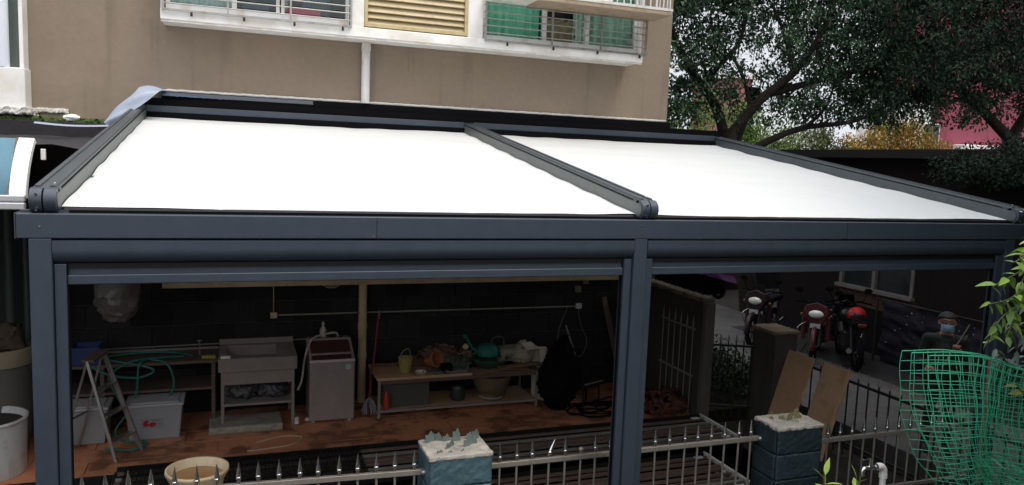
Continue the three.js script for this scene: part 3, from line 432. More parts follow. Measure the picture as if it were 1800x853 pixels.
  part('conduit', [rod([1.6, 1.225, -4.98], [2.66, 1.225, -4.98], 0.010), rod([2.78, 1.225, -4.98], [5.95, 1.215, -4.98], 0.010), rod([1.59, 1.25, -4.98], [1.59, 1.9, -4.98], 0.008)], M(C(0.42, 0.38, 0.33), 0.6), cd);
  part('junction_box', ex(1.55, 1.635, 1.19, 1.265, -5.0, -4.95, 0.008), mats.cream, cd);
  part('switch', ex(5.86, 5.95, 1.18, 1.26, -5.0, -4.955, 0.006), mats.pvc, cd); part('switch', ex(5.84, 5.93, 1.43, 1.52, -5.0, -4.96, 0.006), mats.greypaint, cd); part('switch', ex(5.97, 6.05, 1.55, 1.63, -5.0, -4.96, 0.006), mats.greypaint, cd);
  part('loose_wire', [tube([[5.72, 1.2, -4.97], [5.6, 0.9, -4.95], [5.55, 0.55, -4.93]], 0.005, 24, 5), tube([[5.9, 1.18, -4.97], [5.94, 0.95, -4.96], [6.05, 0.7, -4.95], [5.98, 0.5, -4.93], [5.8, 0.42, -4.93]], 0.005, 30, 5)], mats.greypaint, cd);
  const bt = thing('cream_batten', 'long cream batten along the top of the block wall', 'batten', [0, 0, 0]);
  part('batten', bar([0.3, 1.662, -4.86], [6.62, 1.662, -4.86], 0.05, 0.07, 0.004), mats.cream, bt);
  for (const x of [0.6, 2.4, 4.4, 6.3]) part('bracket', [ex(x - 0.02, x + 0.02, 1.66, 1.71, -5.01, -4.886)], mats.iron, bt);
  const lamp = thing('ceiling_lamp', 'small unlit cream lamp under the batten by the pipe', 'lamp', [2.3, 1.626, -4.86]);
  part('base', rod([0, 0, 0], [0, -0.012, 0], 0.11, 0.11, 24), mats.greypaint, lamp); part('dome', lathe([[0, -0.04], [0.06, -0.035], [0.095, -0.013], [0, -0.012]], 24), mats.cream, lamp);
  // mop
  const mo = thing('mop', 'mop with a red handle leaning on the wall left of the table', 'mop', [0, 0, 0]);
  part('handle', [rod([2.74, 0.2, -4.45], [2.87, 0.85, -4.75], 0.012), rod([2.87, 0.85, -4.75], [2.93, 1.2, -4.92], 0.012)], M(C(0.33, 0.02, 0.05), 0.4), mo); part('grip', rod([2.93, 1.15, -4.9], [2.945, 1.25, -4.94], 0.014), mats.greypaint, mo);
  const st = []; rnd = mulberry(5); for (let i = 0; i < 40; i++) { const a = rr(-1.1, 1.1); st.push(tube([[2.74, 0.22, -4.44], [2.74 + 0.07 * Math.sin(a), 0.17, -4.42 + rr(-0.03, 0.04)], [2.74 + 0.12 * Math.sin(a), 0.03, -4.40 + rr(-0.08, 0.08)]], 0.006, 8, 5)); } part('strands', st, M(C(0.33, 0.32, 0.33), 0.95), mo);
  // table
  const t2 = thing('work_table', 'low brown work table against the block wall covered with pots', 'table', [0, 0, 0]);
  part('top', [ex(2.80, 4.05, 0.50, 0.535, -4.9, -4.2, 0.005)], mats.ply, t2); part('top', [ex(4.055, 5.0, 0.50, 0.53, -4.9, -4.2, 0.005)], mats.brownpaint, t2);
  part('apron', ex(2.82, 4.98, 0.45, 0.499, -4.235, -4.215), mats.brownpaint, t2);
  for (const x of [2.83, 4.97]) for (const z of [-4.225, -4.87]) part('leg', ex(x - 0.015, x + 0.015, 0.013, 0.5, z - 0.008, z + 0.022), mats.greypaint, t2);
  part('foot_rail', ex(2.84, 4.96, 0.085, 0.115, -4.235, -4.205), mats.greypaint, t2); part('low_shelf', ex(2.84, 4.96, 0.09, 0.11, -4.86, -4.236), mats.ply, t2);
  const yb = thing('yellow_bucket', 'small yellow bucket with raised handle on the left of the table', 'bucket', [3.20, 0.536, -4.42], 0.4);
  part('shell', lathe([[0, 0], [0.07, 0], [0.075, 0.01], [0.09, 0.19], [0.094, 0.2], [0.086, 0.2], [0.07, 0.015], [0, 0.012]], 26), M(C(0.36, 0.30, 0.10), 0.5, { map: T_dirt, s: 0.2 }), yb); part('handle', tube([[-0.09, 0.19, 0], [-0.06, 0.28, 0.02], [0.03, 0.31, 0.02], [0.09, 0.19, 0]], 0.008, 24), M(C(0.25, 0.22, 0.15), 0.5), yb);
  solo('orange_pot', 'orange clay pot lying among the clutter on the table', 'pot', xf(lathe([[0, 0], [0.07, 0], [0.10, 0.16], [0.11, 0.165], [0.11, 0.19], [0.095, 0.19], [0.065, 0.02], [0, 0.02]], 26), 3.52, 0.64, -4.48, 1.2, 0.5, 0), M(C(0.40, 0.14, 0.05), 0.8, { map: T_dirt, s: 0.2 }));
  solo('brown_sack', 'crumpled brown sack behind the orange pot on the table', 'sack', bumpy(new THREE.SphereGeometry(1, 40, 24).scale(0.28, 0.13, 0.14).translate(3.72, 0.65, -4.72), 0.05, 91, 38), M(C(0.20, 0.11, 0.075), 0.9));
  solo('green_rag', 'crumpled green grey rag in the middle of the table', 'rag', bumpy(new THREE.SphereGeometry(1, 40, 24).scale(0.20, 0.09, 0.14).translate(3.87, 0.6, -4.45), 0.05, 92, 44), M(C(0.10, 0.12, 0.08), 0.9));
  solo('black_pot', 'small black pot lying in front of the brown sack', 'pot', xf(lathe([[0, 0], [0.05, 0], [0.07, 0.13], [0.078, 0.14], [0.06, 0.14], [0.045, 0.015], [0, 0.015]], 22), 3.68, 0.6, -4.36, 1.5, 0.3, 0), mats.rubber);
  solo('white_ball', 'small pale ball perched on the clutter beside the watering can', 'ball', ball(0.04, 4.07, 0.78, -4.62, 1, 1, 1, 20), M(C(0.6, 0.55, 0.35), 0.6));
  solo('clutter_box', 'small brown box under the pale ball on the table', 'box', bx(0.14, 0.2, 0.12, 4.07, 0.637, -4.62, 0.006), mats.brownpaint);
  solo('clear_film', 'flattened clear plastic film on the front of the table', 'plastic film', bumpy(new THREE.BoxGeometry(0.5, 0.02, 0.28, 24, 2, 14).translate(3.78, 0.555, -4.36), 0.018, 94, 50), M(C(0.24, 0.22, 0.21), 0.3, { transmission: 0.15, thickness: 0 }));
  solo('white_dish', 'small white dish beside the yellow bucket', 'dish', lathe([[0, 0.008], [0.05, 0.008], [0.075, 0.03], [0.07, 0.03], [0.048, 0.0], [0, 0]].reverse(), 24), mats.white, null, [3.38, 0.537, -4.3]);
  const wc = thing('watering_can', 'green plastic watering can on the table', 'watering can', [4.36, 0.66, -4.55], 0.1);
  part('body', [lathe([[0, 0], [0.14, 0], [0.155, 0.02], [0.15, 0.1], [0.11, 0.15], [0.07, 0.16], [0, 0.165]], 28)], M(C(0.012, 0.16, 0.115), 0.5), wc); part('spout', [tube([[-0.12, 0.05, 0], [-0.22, 0.12, 0], [-0.31, 0.27, 0]], 0.018, 20), rod([-0.31, 0.26, 0], [-0.345, 0.31, 0], 0.02, 0.03)], M(C(0.01, 0.20, 0.14), 0.35), wc); part('handle', tube([[0.05, 0.15, 0], [0.08, 0.24, 0], [0.22, 0.24, 0], [0.24, 0.14, 0], [0.14, 0.05, 0]], 0.011, 30), M(C(0.06, 0.10, 0.10), 0.4), wc);
  solo('green_basin', 'shallow green basin holding the watering can on the table', 'basin', lathe([[0, 0.004], [0.2, 0.004], [0.26, 0.11], [0.275, 0.115], [0.26, 0.12], [0.2, 0.018], [0, 0.018]], 34), M(C(0.06, 0.11, 0.07), 0.5), null, [4.36, 0.536, -4.5]);
  const pk = thing('cardboard_sheets', 'loose tan cardboard sheets on the right half of the table', 'cardboard', [0, 0, 0]);
  for (const [w2, d, x, z, y, a] of [[0.46, 0.28, 4.25, -4.3, 0.541, 0.35], [0.5, 0.3, 4.6, -4.36, 0.551, -0.12], [0.62, 0.12, 4.72, -4.27, 0.575, 0.13], [0.55, 0.09, 4.76, -4.22, 0.60, 0.22]]) part('sheet', bx(w2, 0.012, d, x, y, z, 0.003, 0.03, a), M(C(0.36 * rr(0.7, 1), 0.24 * rr(0.8, 1), 0.11), 0.9, { map: T_wood, s: 0.4 }), pk);
  solo('dark_trowel', 'dark flat tool lying on the cardboard', 'tool', [bx(0.3, 0.02, 0.1, 4.55, 0.575, -4.42, 0.006, 0, 0.3), rod([4.38, 0.58, -4.46], [4.2, 0.6, -4.52], 0.012)], mats.rubber);
  solo('pale_cushion', 'pale green folded cushion on the right end of the table', 'cushion', [bumpy(bx(0.5, 0.11, 0.3, 4.78, 0.70, -4.6, 0.05), 0.014, 95, 40), bumpy(bx(0.46, 0.10, 0.28, 4.76, 0.60, -4.62, 0.045), 0.014, 96, 40)], M(C(0.30, 0.30, 0.21), 0.9));
  const q = vnoise(99, 16);
  solo('white_cloth', 'white cloth draped over the right end of the table', 'cloth', grid(40, 60, (u, v) => { const y = 0.8 - 0.74 * smooth(0.3, 1, v), out = smooth(0.22, 0.42, v); return [4.80 + 0.16 * smooth(0, 0.3, v) + 0.06 * out + 0.13 * u * (1 - out * 0.3) + 0.025 * Math.sin(u * 16 + v * 2) * out, y + 0.04 * Math.sin(u * 9) * (1 - out), -4.62 + 0.42 * u + 0.05 * q(u, v * 0.5) + 0.03 * Math.sin(v * 9)]; }), M(C(0.62, 0.57, 0.47), 0.9));
  rnd = mulberry(77);
  const od = [[2.95, -4.72, 'dusty board scrap lying at the back left corner of the table'], [3.3, -4.7, 'dusty board scrap behind the yellow bucket'], [3.55, -4.3, 'dusty board scrap at the front edge left of the black pot'], [4.02, -4.38, 'dusty board scrap in front of the pale ball']];
  for (const [x, z, l] of od) solo('board_scrap', l, 'scrap', bx(rr(0.2, 0.36), 0.014, rr(0.05, 0.1), x, 0.546 + rnd() * 0.01, z, 0.003, 0, rr(-0.6, 0.6), rr(-0.02, 0.03)), M(C(0.26 * rr(0.7, 1.2), 0.19, 0.13), 0.9, { map: T_wood, s: 0.3 }));
  solo('straw_bundle', 'tangled bundle of dry straw and twigs beside the green basin', 'straw', (() => { const a = []; for (let k = 0; k < 46; k++) { const x = 4.0 + rr(-0.16, 0.16), z = -4.62 + rr(-0.12, 0.12), y = 0.56 + rnd() * 0.14; a.push(rod([x, y, z], [x + rr(-0.22, 0.22), y + rr(-0.03, 0.1), z + rr(-0.1, 0.1)], 0.006, 0.004, 5)); } return a; })(), M(C(0.32, 0.24, 0.11), 0.9));
  solo('brown_crate', 'low brown wooden crate behind the black pot', 'crate', [bx(0.34, 0.1, 0.012, 3.42, 0.59, -4.62), bx(0.34, 0.1, 0.012, 3.42, 0.59, -4.82), bx(0.012, 0.1, 0.188, 3.25, 0.59, -4.72), bx(0.012, 0.1, 0.188, 3.59, 0.59, -4.72)], M(C(0.20, 0.12, 0.07), 0.9, { map: T_wood, s: 0.3 }));
  const bs = thing('pale_sack', 'pale lumpy sack standing on the right end of the table', 'sack', [4.86, 0.531, -4.5]);
  part('sack', bumpy((() => { const g = new THREE.SphereGeometry(1, 36, 28); const p = g.attributes.position; for (let k = 0; k < p.count; k++) { const x = p.getX(k), y = p.getY(k), z = p.getZ(k), h = (y + 1) / 2; p.setXYZ(k, x * (0.17 - 0.05 * h), h * 0.27, z * 0.13); } return g; })(), 0.02, 85, 50), M(C(0.46, 0.42, 0.31), 0.95, { map: T_dirt, s: 0.2 }), bs); part('twisted_neck', bumpy(new THREE.CylinderGeometry(0.05, 0.03, 0.08, 14, 4).translate(0, 0.29, 0), 0.012, 86, 70), M(C(0.46, 0.42, 0.31), 0.95), bs);
  const fp = thing('round_planter', 'big round olive planter under the table', 'planter', [4.39, 0.113, -4.42]);
  part('bowl', lathe([[0, 0], [0.14, 0], [0.16, 0.03], [0.24, 0.2], [0.27, 0.33], [0.255, 0.33], [0.2, 0.1], [0, 0.05]], 36), M(C(0.15, 0.12, 0.06), 0.6, { map: T_dirt, s: 0.3 }), fp); part('saucer', lathe([[0, 0.0], [0.16, 0.0], [0.18, 0.04], [0.15, 0.045], [0, 0.02]], 30), M(C(0.28, 0.25, 0.22), 0.6), fp);
  solo('grey_carton', 'grey green carton under the left of the table', 'carton', [ex(2.9, 3.5, 0.114, 0.42, -4.7, -4.3, 0.006), ex(2.9, 3.5, 0.421, 0.43, -4.7, -4.3)], M(C(0.075, 0.075, 0.06), 0.8));
  solo('red_bottle', 'red bottle standing under the left corner of the table', 'bottle', lathe([[0, 0], [0.033, 0], [0.036, 0.01], [0.036, 0.17], [0.02, 0.2], [0.018, 0.23], [0, 0.232]], 20), M(C(0.45, 0.04, 0.02), 0.4), null, [2.93, 0.116, -4.25]);
  solo('dim_jar', 'dim glass jar on the low shelf under the table', 'jar', lathe([[0, 0], [0.09, 0], [0.1, 0.03], [0.1, 0.16], [0.08, 0.19], [0.08, 0.2], [0, 0.2]], 24), M(C(0.03, 0.038, 0.038), 0.4), null, [3.93, 0.112, -4.45]);
  // garbage bag heap and what follows
  solo('black_covered_heap', 'tall heap under a black plastic cover right of the table', 'cover', bumpy((() => { const g = new THREE.SphereGeometry(1, 50, 40); const p = g.attributes.position; for (let i = 0; i < p.count; i++) { let x = p.getX(i), y = p.getY(i), z = p.getZ(i); const h = (y + 1) / 2, wd = 0.24 + 0.05 * Math.sin(h * 5) - 0.11 * smooth(0.6, 1, h); p.setXYZ(i, 5.27 + x * wd - 0.08 * (1 - h) + 0.06 * h, 0.012 + h * 1.0, -4.05 + z * wd - 0.12 * h); } return g; })(), 0.05, 97, 26), M(C(0.005, 0.005, 0.006), 0.8, { specularIntensity: 0.25 }));
  const stl = thing('black_stool', 'low black stool beside the coiled hose', 'stool', [5.62, 0.013, -4.05], 0.4);
  part('seat', bx(0.42, 0.05, 0.32, 0, 0.34, 0, 0.015), mats.blackMetal, stl); for (const x of [-0.17, 0.17]) for (const z of [-0.12, 0.12]) part('leg', rod([x, 0, z], [x * 0.9, 0.32, z * 0.9], 0.015), mats.blackMetal, stl);
  part('edge_strip', bx(0.36, 0.014, 0.012, 0, 0.37, 0.155), mats.greypaint, stl);
  solo('grey_stick', 'thin pale stick leaning on the block wall right of the black cover', 'stick', rod([5.75, 0.38, -4.5], [5.68, 0.95, -4.9], 0.012), mats.alu);
  solo('leaning_timber', 'brown timber plank leaning on the block wall beside the middle post', 'plank', bar([6.45, 0.02, -4.45], [6.3, 1.35, -4.95], 0.09, 0.03, 0.004), mats.brownpaint);
  const hs = []; rnd = mulberry(9); for (let i = 0; i < 7; i++) { const r = rr(0.2, 0.42), cx = 5.75 + rr(-0.2, 0.25), cz = -3.75 + rr(-0.1, 0.1); const pts = []; for (let k2 = 0; k2 < 12; k2++) { const a = k2 / 12 * 6.283; pts.push([cx + r * Math.cos(a) * rr(0.9, 1.1), 0.03 + i * 0.014 + rr(0, 0.03), cz + r * 0.6 * Math.sin(a)]); } hs.push(tube(pts, 0.011, 60, 6, true)); }
  solo('coiled_hose', 'loosely coiled black hose on the brown floor right of the heap', 'hose', hs, mats.rubber);
  solo('clay_jug', 'round brown clay jug on the floor near the middle post', 'jug', lathe([[0, 0], [0.16, 0], [0.24, 0.06], [0.22, 0.16], [0.1, 0.22], [0.07, 0.3], [0.09, 0.32], [0.06, 0.32], [0, 0.3]], 30), M(C(0.30, 0.14, 0.075), 0.7, { map: T_dirt, s: 0.3 }), null, [6.25, 0.013, -3.85]);
  solo('reddish_sacking', 'reddish brown sacking spread on the floor right of the middle post', 'sacking', bumpy(new THREE.SphereGeometry(1, 40, 20).scale(0.36, 0.16, 0.3).translate(6.62, 0.08, -3.7), 0.09, 98, 30), M(C(0.13, 0.045, 0.03), 0.95));
  solo('rope_loop', 'loop of pale rope lying on the floor below the stone slab', 'rope', tube([[1.35, 0.022, -3.72], [1.65, 0.022, -3.85], [1.85, 0.022, -3.78], [1.75, 0.022, -3.58], [1.45, 0.022, -3.5], [1.25, 0.022, -3.48]], 0.008, 50, 5), mats.beige);
}
// ------------------------------------------------------------------ left neighbour
{
  const a = thing('awning', 'small blue awning with white curved frame at the left edge', 'awning', [0, 0, 0]);
  const prof = s => [2.93 + 0.43 * s - 0.02 * s * s, -0.98 - 0.10 * s - 0.20 * s * s];
  part('panel', grid(8, 20, (u, v) => { const [y, z] = prof(v); return [-2.6 + 2.28 * u, y, z - 0.03]; }), M(C(0.075, 0.20, 0.27), 0.35, { map: T_mottle, s: 0.9 }), a);
  const ap = []; for (let i = 0; i <= 14; i++) { const [y, z] = prof(i / 14); ap.push([z, y]); } for (let i = 14; i >= 0; i--) { const [y, z] = prof(i / 14); ap.push([z - 0.06, y + (i === 14 ? -0.03 : 0)]); }
  part('curved_arm', extrudeX(ap, -0.325, -0.225, 0.004), mats.white, a); part('front_seam', rod([-0.33, 2.95, -0.985], [-0.33, 3.34, -1.27], 0.008), mats.brownpaint, a);
  part('front_bar', [bx(2.4, 0.045, 0.05, -1.42, 2.93, -0.96, 0.01), bx(2.4, 0.05, 0.05, -1.42, 2.878, -0.95, 0.01)], M(C(0.55, 0.55, 0.57), 0.35, { metalness: 0.4 }), a);
  part('hook', ex(-0.20, -0.17, 3.19, 3.27, -1.35, -1.32, 0.004), mats.white, a);
  const q = vnoise(41, 16);
  solo('black_cloth_roof', 'black cloth roof sagging between the ledge and the left rail', 'cloth', grid(30, 20, (u, v) => [-6 + 5.98 * u, 3.42 - 0.10 * v - 0.05 * q(u * 2, v) - 0.06 * Math.sin(v * 3.1), -4.8 + 3.0 * v]), M(C(0.03, 0.028, 0.033), 0.85));
  const w = struct('side_wall', [ex(-4.1, -2.2, 0, 3.3, -3.2, -3.0), ex(-4.1, -4, 0, 3.3, -5, -1)], mats.shopwall);
  const gm = M(C(0.075, 0.11, 0.095), 0.5, { map: T_dirt, s: 0.5 });
  for (const [x, z, r, l] of [[-1.22, -4.6, 0.05, 'thick grey green pole behind the white tub at the left edge'], [-1.06, -4.62, 0.03, 'thinner grey green pole right of the thick one at the left edge']]) solo('support_pole', l, 'pole', rod([x, 0, z], [x, 3.2, z], r, r, 16), gm);
  const t = thing('white_tub', 'tall white plastic tub at the lower left edge', 'tub', [-1.2, 0.0, -3.55]);
  part('shell', lathe([[0, 0.0], [0.30, 0.0], [0.335, 0.02], [0.35, 0.55], [0.362, 0.56], [0.362, 0.585], [0.335, 0.585], [0.325, 0.45], [0, 0.45]], 40), M(C(0.62, 0.63, 0.64), 0.35, { map: T_dirt, s: 0.6 }), t); part('contents', lathe([[0, 0.5], [0.325, 0.52]], 30), mats.soil, t);
  const b = thing('water_barrel', 'grey barrel with cream rim behind the white tub', 'barrel', [-1.22, 0, -4.15]);
  part('shell', lathe([[0, 0], [0.24, 0], [0.28, 0.3], [0.29, 0.95], [0.27, 1.0], [0, 1.0]], 36), M(C(0.13, 0.125, 0.11), 0.6), b); part('rim', lathe([[0.27, 0.98], [0.31, 0.98], [0.315, 1.14], [0.30, 1.16], [0.27, 1.15], [0, 1.1]], 36), M(C(0.36, 0.30, 0.20), 0.6), b);
  solo('potted_stump', 'brown root stump standing on the barrel rim', 'stump', [bumpy(new THREE.CylinderGeometry(0.07, 0.13, 0.28, 18, 6).translate(-1.1, 1.26, -4.1), 0.05, 55, 40)], M(C(0.10, 0.07, 0.05), 0.95));
  solo('dark_screen', 'dark folded screen standing behind the left post', 'screen', [ex(-2.2, -0.75, 0.9, 2.9, -4.9, -4.86)], M(C(0.05, 0.065, 0.058), 0.8));
}

// ------------------------------------------------------------------ right side: gate wall, fences, path, shop
{
  const g = thing('gate_wall', 'short dark free standing wall right of the middle post', 'wall', [0, 0, 0]);
  part('panel', ex(6.93, 7.07, -0.02, 1.57, -4.95, -3.32, 0.012), mats.gatewall, g); part('cap', bumpy(new THREE.BoxGeometry(0.17, 0.05, 1.68, 8, 2, 60).translate(7.0, 1.59, -4.13), 0.014, 61, 44), mats.tanTop, g);
  part('end_post', ex(6.925, 7.075, -0.02, 1.56, -3.318, -3.24, 0.01), M(C(0.15, 0.14, 0.115), 0.9, { map: T_stucco, s: 0.8 }), g);
  const lp = thing('leaning_grille', 'dark spear grille leaning flat on the short free standing wall', 'grille', [6.905, 0, -3.85]);
  for (const y of [1.16, 0.52]) part('rail', ex(-0.012, 0.012, y, y + 0.025, -0.42, 0.42), mats.greypaint, lp); for (let i = 0; i < 6; i++) part('picket', [rod([0, 0.0, -0.38 + i * 0.15], [0, 1.2, -0.38 + i * 0.15], 0.008), rod([0, 1.2, -0.38 + i * 0.15], [0, 1.36, -0.38 + i * 0.15], 0.016, 0.001)], mats.greypaint, lp);
  const p = thing('rear_pillar', 'dark square pillar with sandy top behind the leaning boards', 'pillar', [0, 0, 0]);
  part('shaft', ex(7.64, 7.99, -0.02, 1.225, -3.17, -2.72, 0.008), mats.gatewall, p); part('cap', bumpy(new THREE.BoxGeometry(0.37, 0.045, 0.47, 16, 2, 20).translate(7.815, 1.245, -2.945), 0.014, 63, 44), mats.tanTop, p);
  const iron = (label, a, c, n, h) => { const f = thing('iron_fence', label, 'fence', [0, 0, 0], 0, 'dark iron fences behind the yard'); const L = (t) => a.map((v, i) => v + (c[i] - v) * t);
    for (const y of [h, 0.15]) part('rail', bar([a[0], y, a[2]], [c[0], y, c[2]], 0.025, 0.03), mats.iron, f);
    for (let i = 0; i < n; i++) { const q = L((i + 0.5) / n); const k = part('picket', [rod([q[0], 0, q[2]], [q[0], h + 0.06, q[2]], 0.010, 0.010, 8)], mats.iron, f); part('spear_head', [rod([q[0], h + 0.06, q[2]], [q[0], h + 0.16, q[2]], 0.018, 0.001, 8)], mats.greypaint, k); } };
  iron('dark iron spear fence between the free standing wall and the rear pillar', [7.08, 0, -3.35], [7.64, 0, -3.1], 6, 0.98);
  iron('dark iron spear fence running forward from the rear pillar to the netting', [7.90, 0, -2.70], [7.90, 0, 0.6], 22, 0.90);
  const boards = [['tan board leaning on the rear pillar, the left one of two', -2.70, 0.46, 0], ['tan board leaning on the iron fence, the right one of two', -2.07, 0.42, 1]];
  for (const [l, z, w, i] of boards) { const b = solo('leaning_board', l, 'board', bx(0.02, 1.10, w, 0, 0.55, 0, 0.003), i ? M(C(0.56, 0.36, 0.21), 0.8, { map: T_dirt, s: 0.5 }) : mats.ply, 'tan boards leaning behind the pillar', [7.53, -0.02, z + w / 2]); b.rotation.z = -0.30; }
  // shop building along the path
  const s = thing('shop_building', 'low dark building behind the motorbikes and the path', 'building', [0, 0, 0]);
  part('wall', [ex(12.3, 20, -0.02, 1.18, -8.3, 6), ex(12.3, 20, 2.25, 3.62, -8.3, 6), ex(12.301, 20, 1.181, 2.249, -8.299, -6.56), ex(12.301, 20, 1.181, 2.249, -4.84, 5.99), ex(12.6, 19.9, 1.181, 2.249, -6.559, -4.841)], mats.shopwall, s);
  part('roof', ex(12.0, 20.2, 3.62, 3.78, -8.5, 6.1, 0.01), M(C(0.012, 0.011, 0.011), 0.9), s);
  const wn = part('window', [ex(12.27, 12.36, 1.18, 2.25, -6.56, -6.5), ex(12.27, 12.36, 1.18, 2.25, -4.9, -4.84), ex(12.272, 12.358, 1.19, 2.24, -5.76, -5.69), ex(12.2, 12.4, 1.14, 1.20, -6.6, -4.8), ex(12.27, 12.36, 2.18, 2.249, -6.5, -4.9)], M(C(0.15, 0.14, 0.125), 0.8, { map: T_dirt, s: 0.5 }), s);
  part('pane', ex(12.34, 12.345, 1.2, 2.18, -6.5, -5.76), mats.darkGlass, wn); part('pane', ex(12.34, 12.345, 1.2, 2.18, -5.69, -4.9), mats.darkGlass, wn);
  rnd = mulberry(70); const bg = geo(bx(0.03, 0.055, 0.2, 0, 0, 0, 0)); bg.userData.ready = true; const brm = [M(C(0.075, 0.032, 0.022), 0.95), M(C(0.055, 0.026, 0.02), 0.95), M(C(0.06, 0.035, 0.026), 0.95)];
  for (let r = 0; r < 5; r++) for (let i = 0; i < 9; i++) { const q = part('brick', bg, brm[Math.floor(rnd() * 3)], s); q.position.set(12.296, 0.86 + r * 0.064, -6.55 + i * 0.21 + (r % 2) * 0.1); }
  // starry navy cover
  const c = document.createElement('canvas'); c.width = 512; c.height = 512; const x = c.getContext('2d'); x.fillStyle = '#0e0d1c'; x.fillRect(0, 0, 512, 512); x.fillStyle = '#8d8aa4'; rnd = mulberry(71); for (let i = 0; i < 110; i++) { x.beginPath(); x.arc(rnd() * 512, rnd() * 512, 1.0 + rnd() * 2.4, 0, 6.3); x.fill(); }
  const t = new THREE.CanvasTexture(c); t.colorSpace = THREE.SRGBColorSpace; t.wrapS = t.wrapT = THREE.RepeatWrapping; t.repeat.set(0.45, 0.45);
  const q = vnoise(73, 16); const sc = solo('starry_cover', 'navy cloth printed with white dots hanging along the dark building', 'cloth', grid(70, 20, (u, v) => [11.86 + 0.10 * q(u * 2, v) + 0.04 * Math.sin(u * 30), 1.12 - 1.1 * v - 0.04 * Math.abs(Math.sin(u * 14)) * (1 - v), -5.1 + 5.4 * u]), new THREE.MeshPhysicalMaterial({ map: t, roughness: 0.85 }));
  solo('cloth_line', 'dark line holding the dotted navy cloth', 'line', [rod([11.88, 1.14, -5.2], [11.9, 1.14, 0.5], 0.012), rod([11.88, 0, -5.2], [11.88, 1.2, -5.2], 0.02), rod([11.9, 0, 0.5], [11.9, 1.2, 0.5], 0.02)], mats.iron);
  struct('boundary_wall', ex(4, 30, -0.3, 2.9, -14.3, -14), mats.shopwall);
  const qp = vnoise(75, 16); solo('purple_tarpaulin', 'purple tarpaulin draped at the far end of the path', 'tarpaulin', grid(30, 20, (u, v) => [10.9 + 2.2 * u, 1.75 - 1.05 * v * (0.75 + 0.5 * u), -11.2 + 0.5 * v + 0.1 * qp(u, v)]), M(C(0.065, 0.014, 0.095), 0.6));
  const cart = thing('dark_cart', 'dark covered cart below the purple tarpaulin', 'cart', [12.0, 0, -11.6]); part('body', bx(2.1, 0.8, 0.8, 0, 0.5, 0, 0.03), mats.rubber, cart); for (const x2 of [-0.8, 0.8]) part('wheel', xf(new THREE.TorusGeometry(0.16, 0.05, 10, 24), x2, 0.2, 0.43), mats.rubber, cart);
  for (const [xx, l] of [[11.2, 'short pale post at the far left end of the path'], [11.75, 'taller pale post beside the purple tarpaulin']]) solo('pale_post', l, 'post', [rod([xx, 0, -12.4], [xx, xx > 11.5 ? 0.95 : 0.8, -12.4], 0.05, 0.04, 12), ball(0.06, xx, xx > 11.5 ? 0.95 : 0.8, -12.4)], M(C(0.22, 0.2, 0.17), 0.8));
}
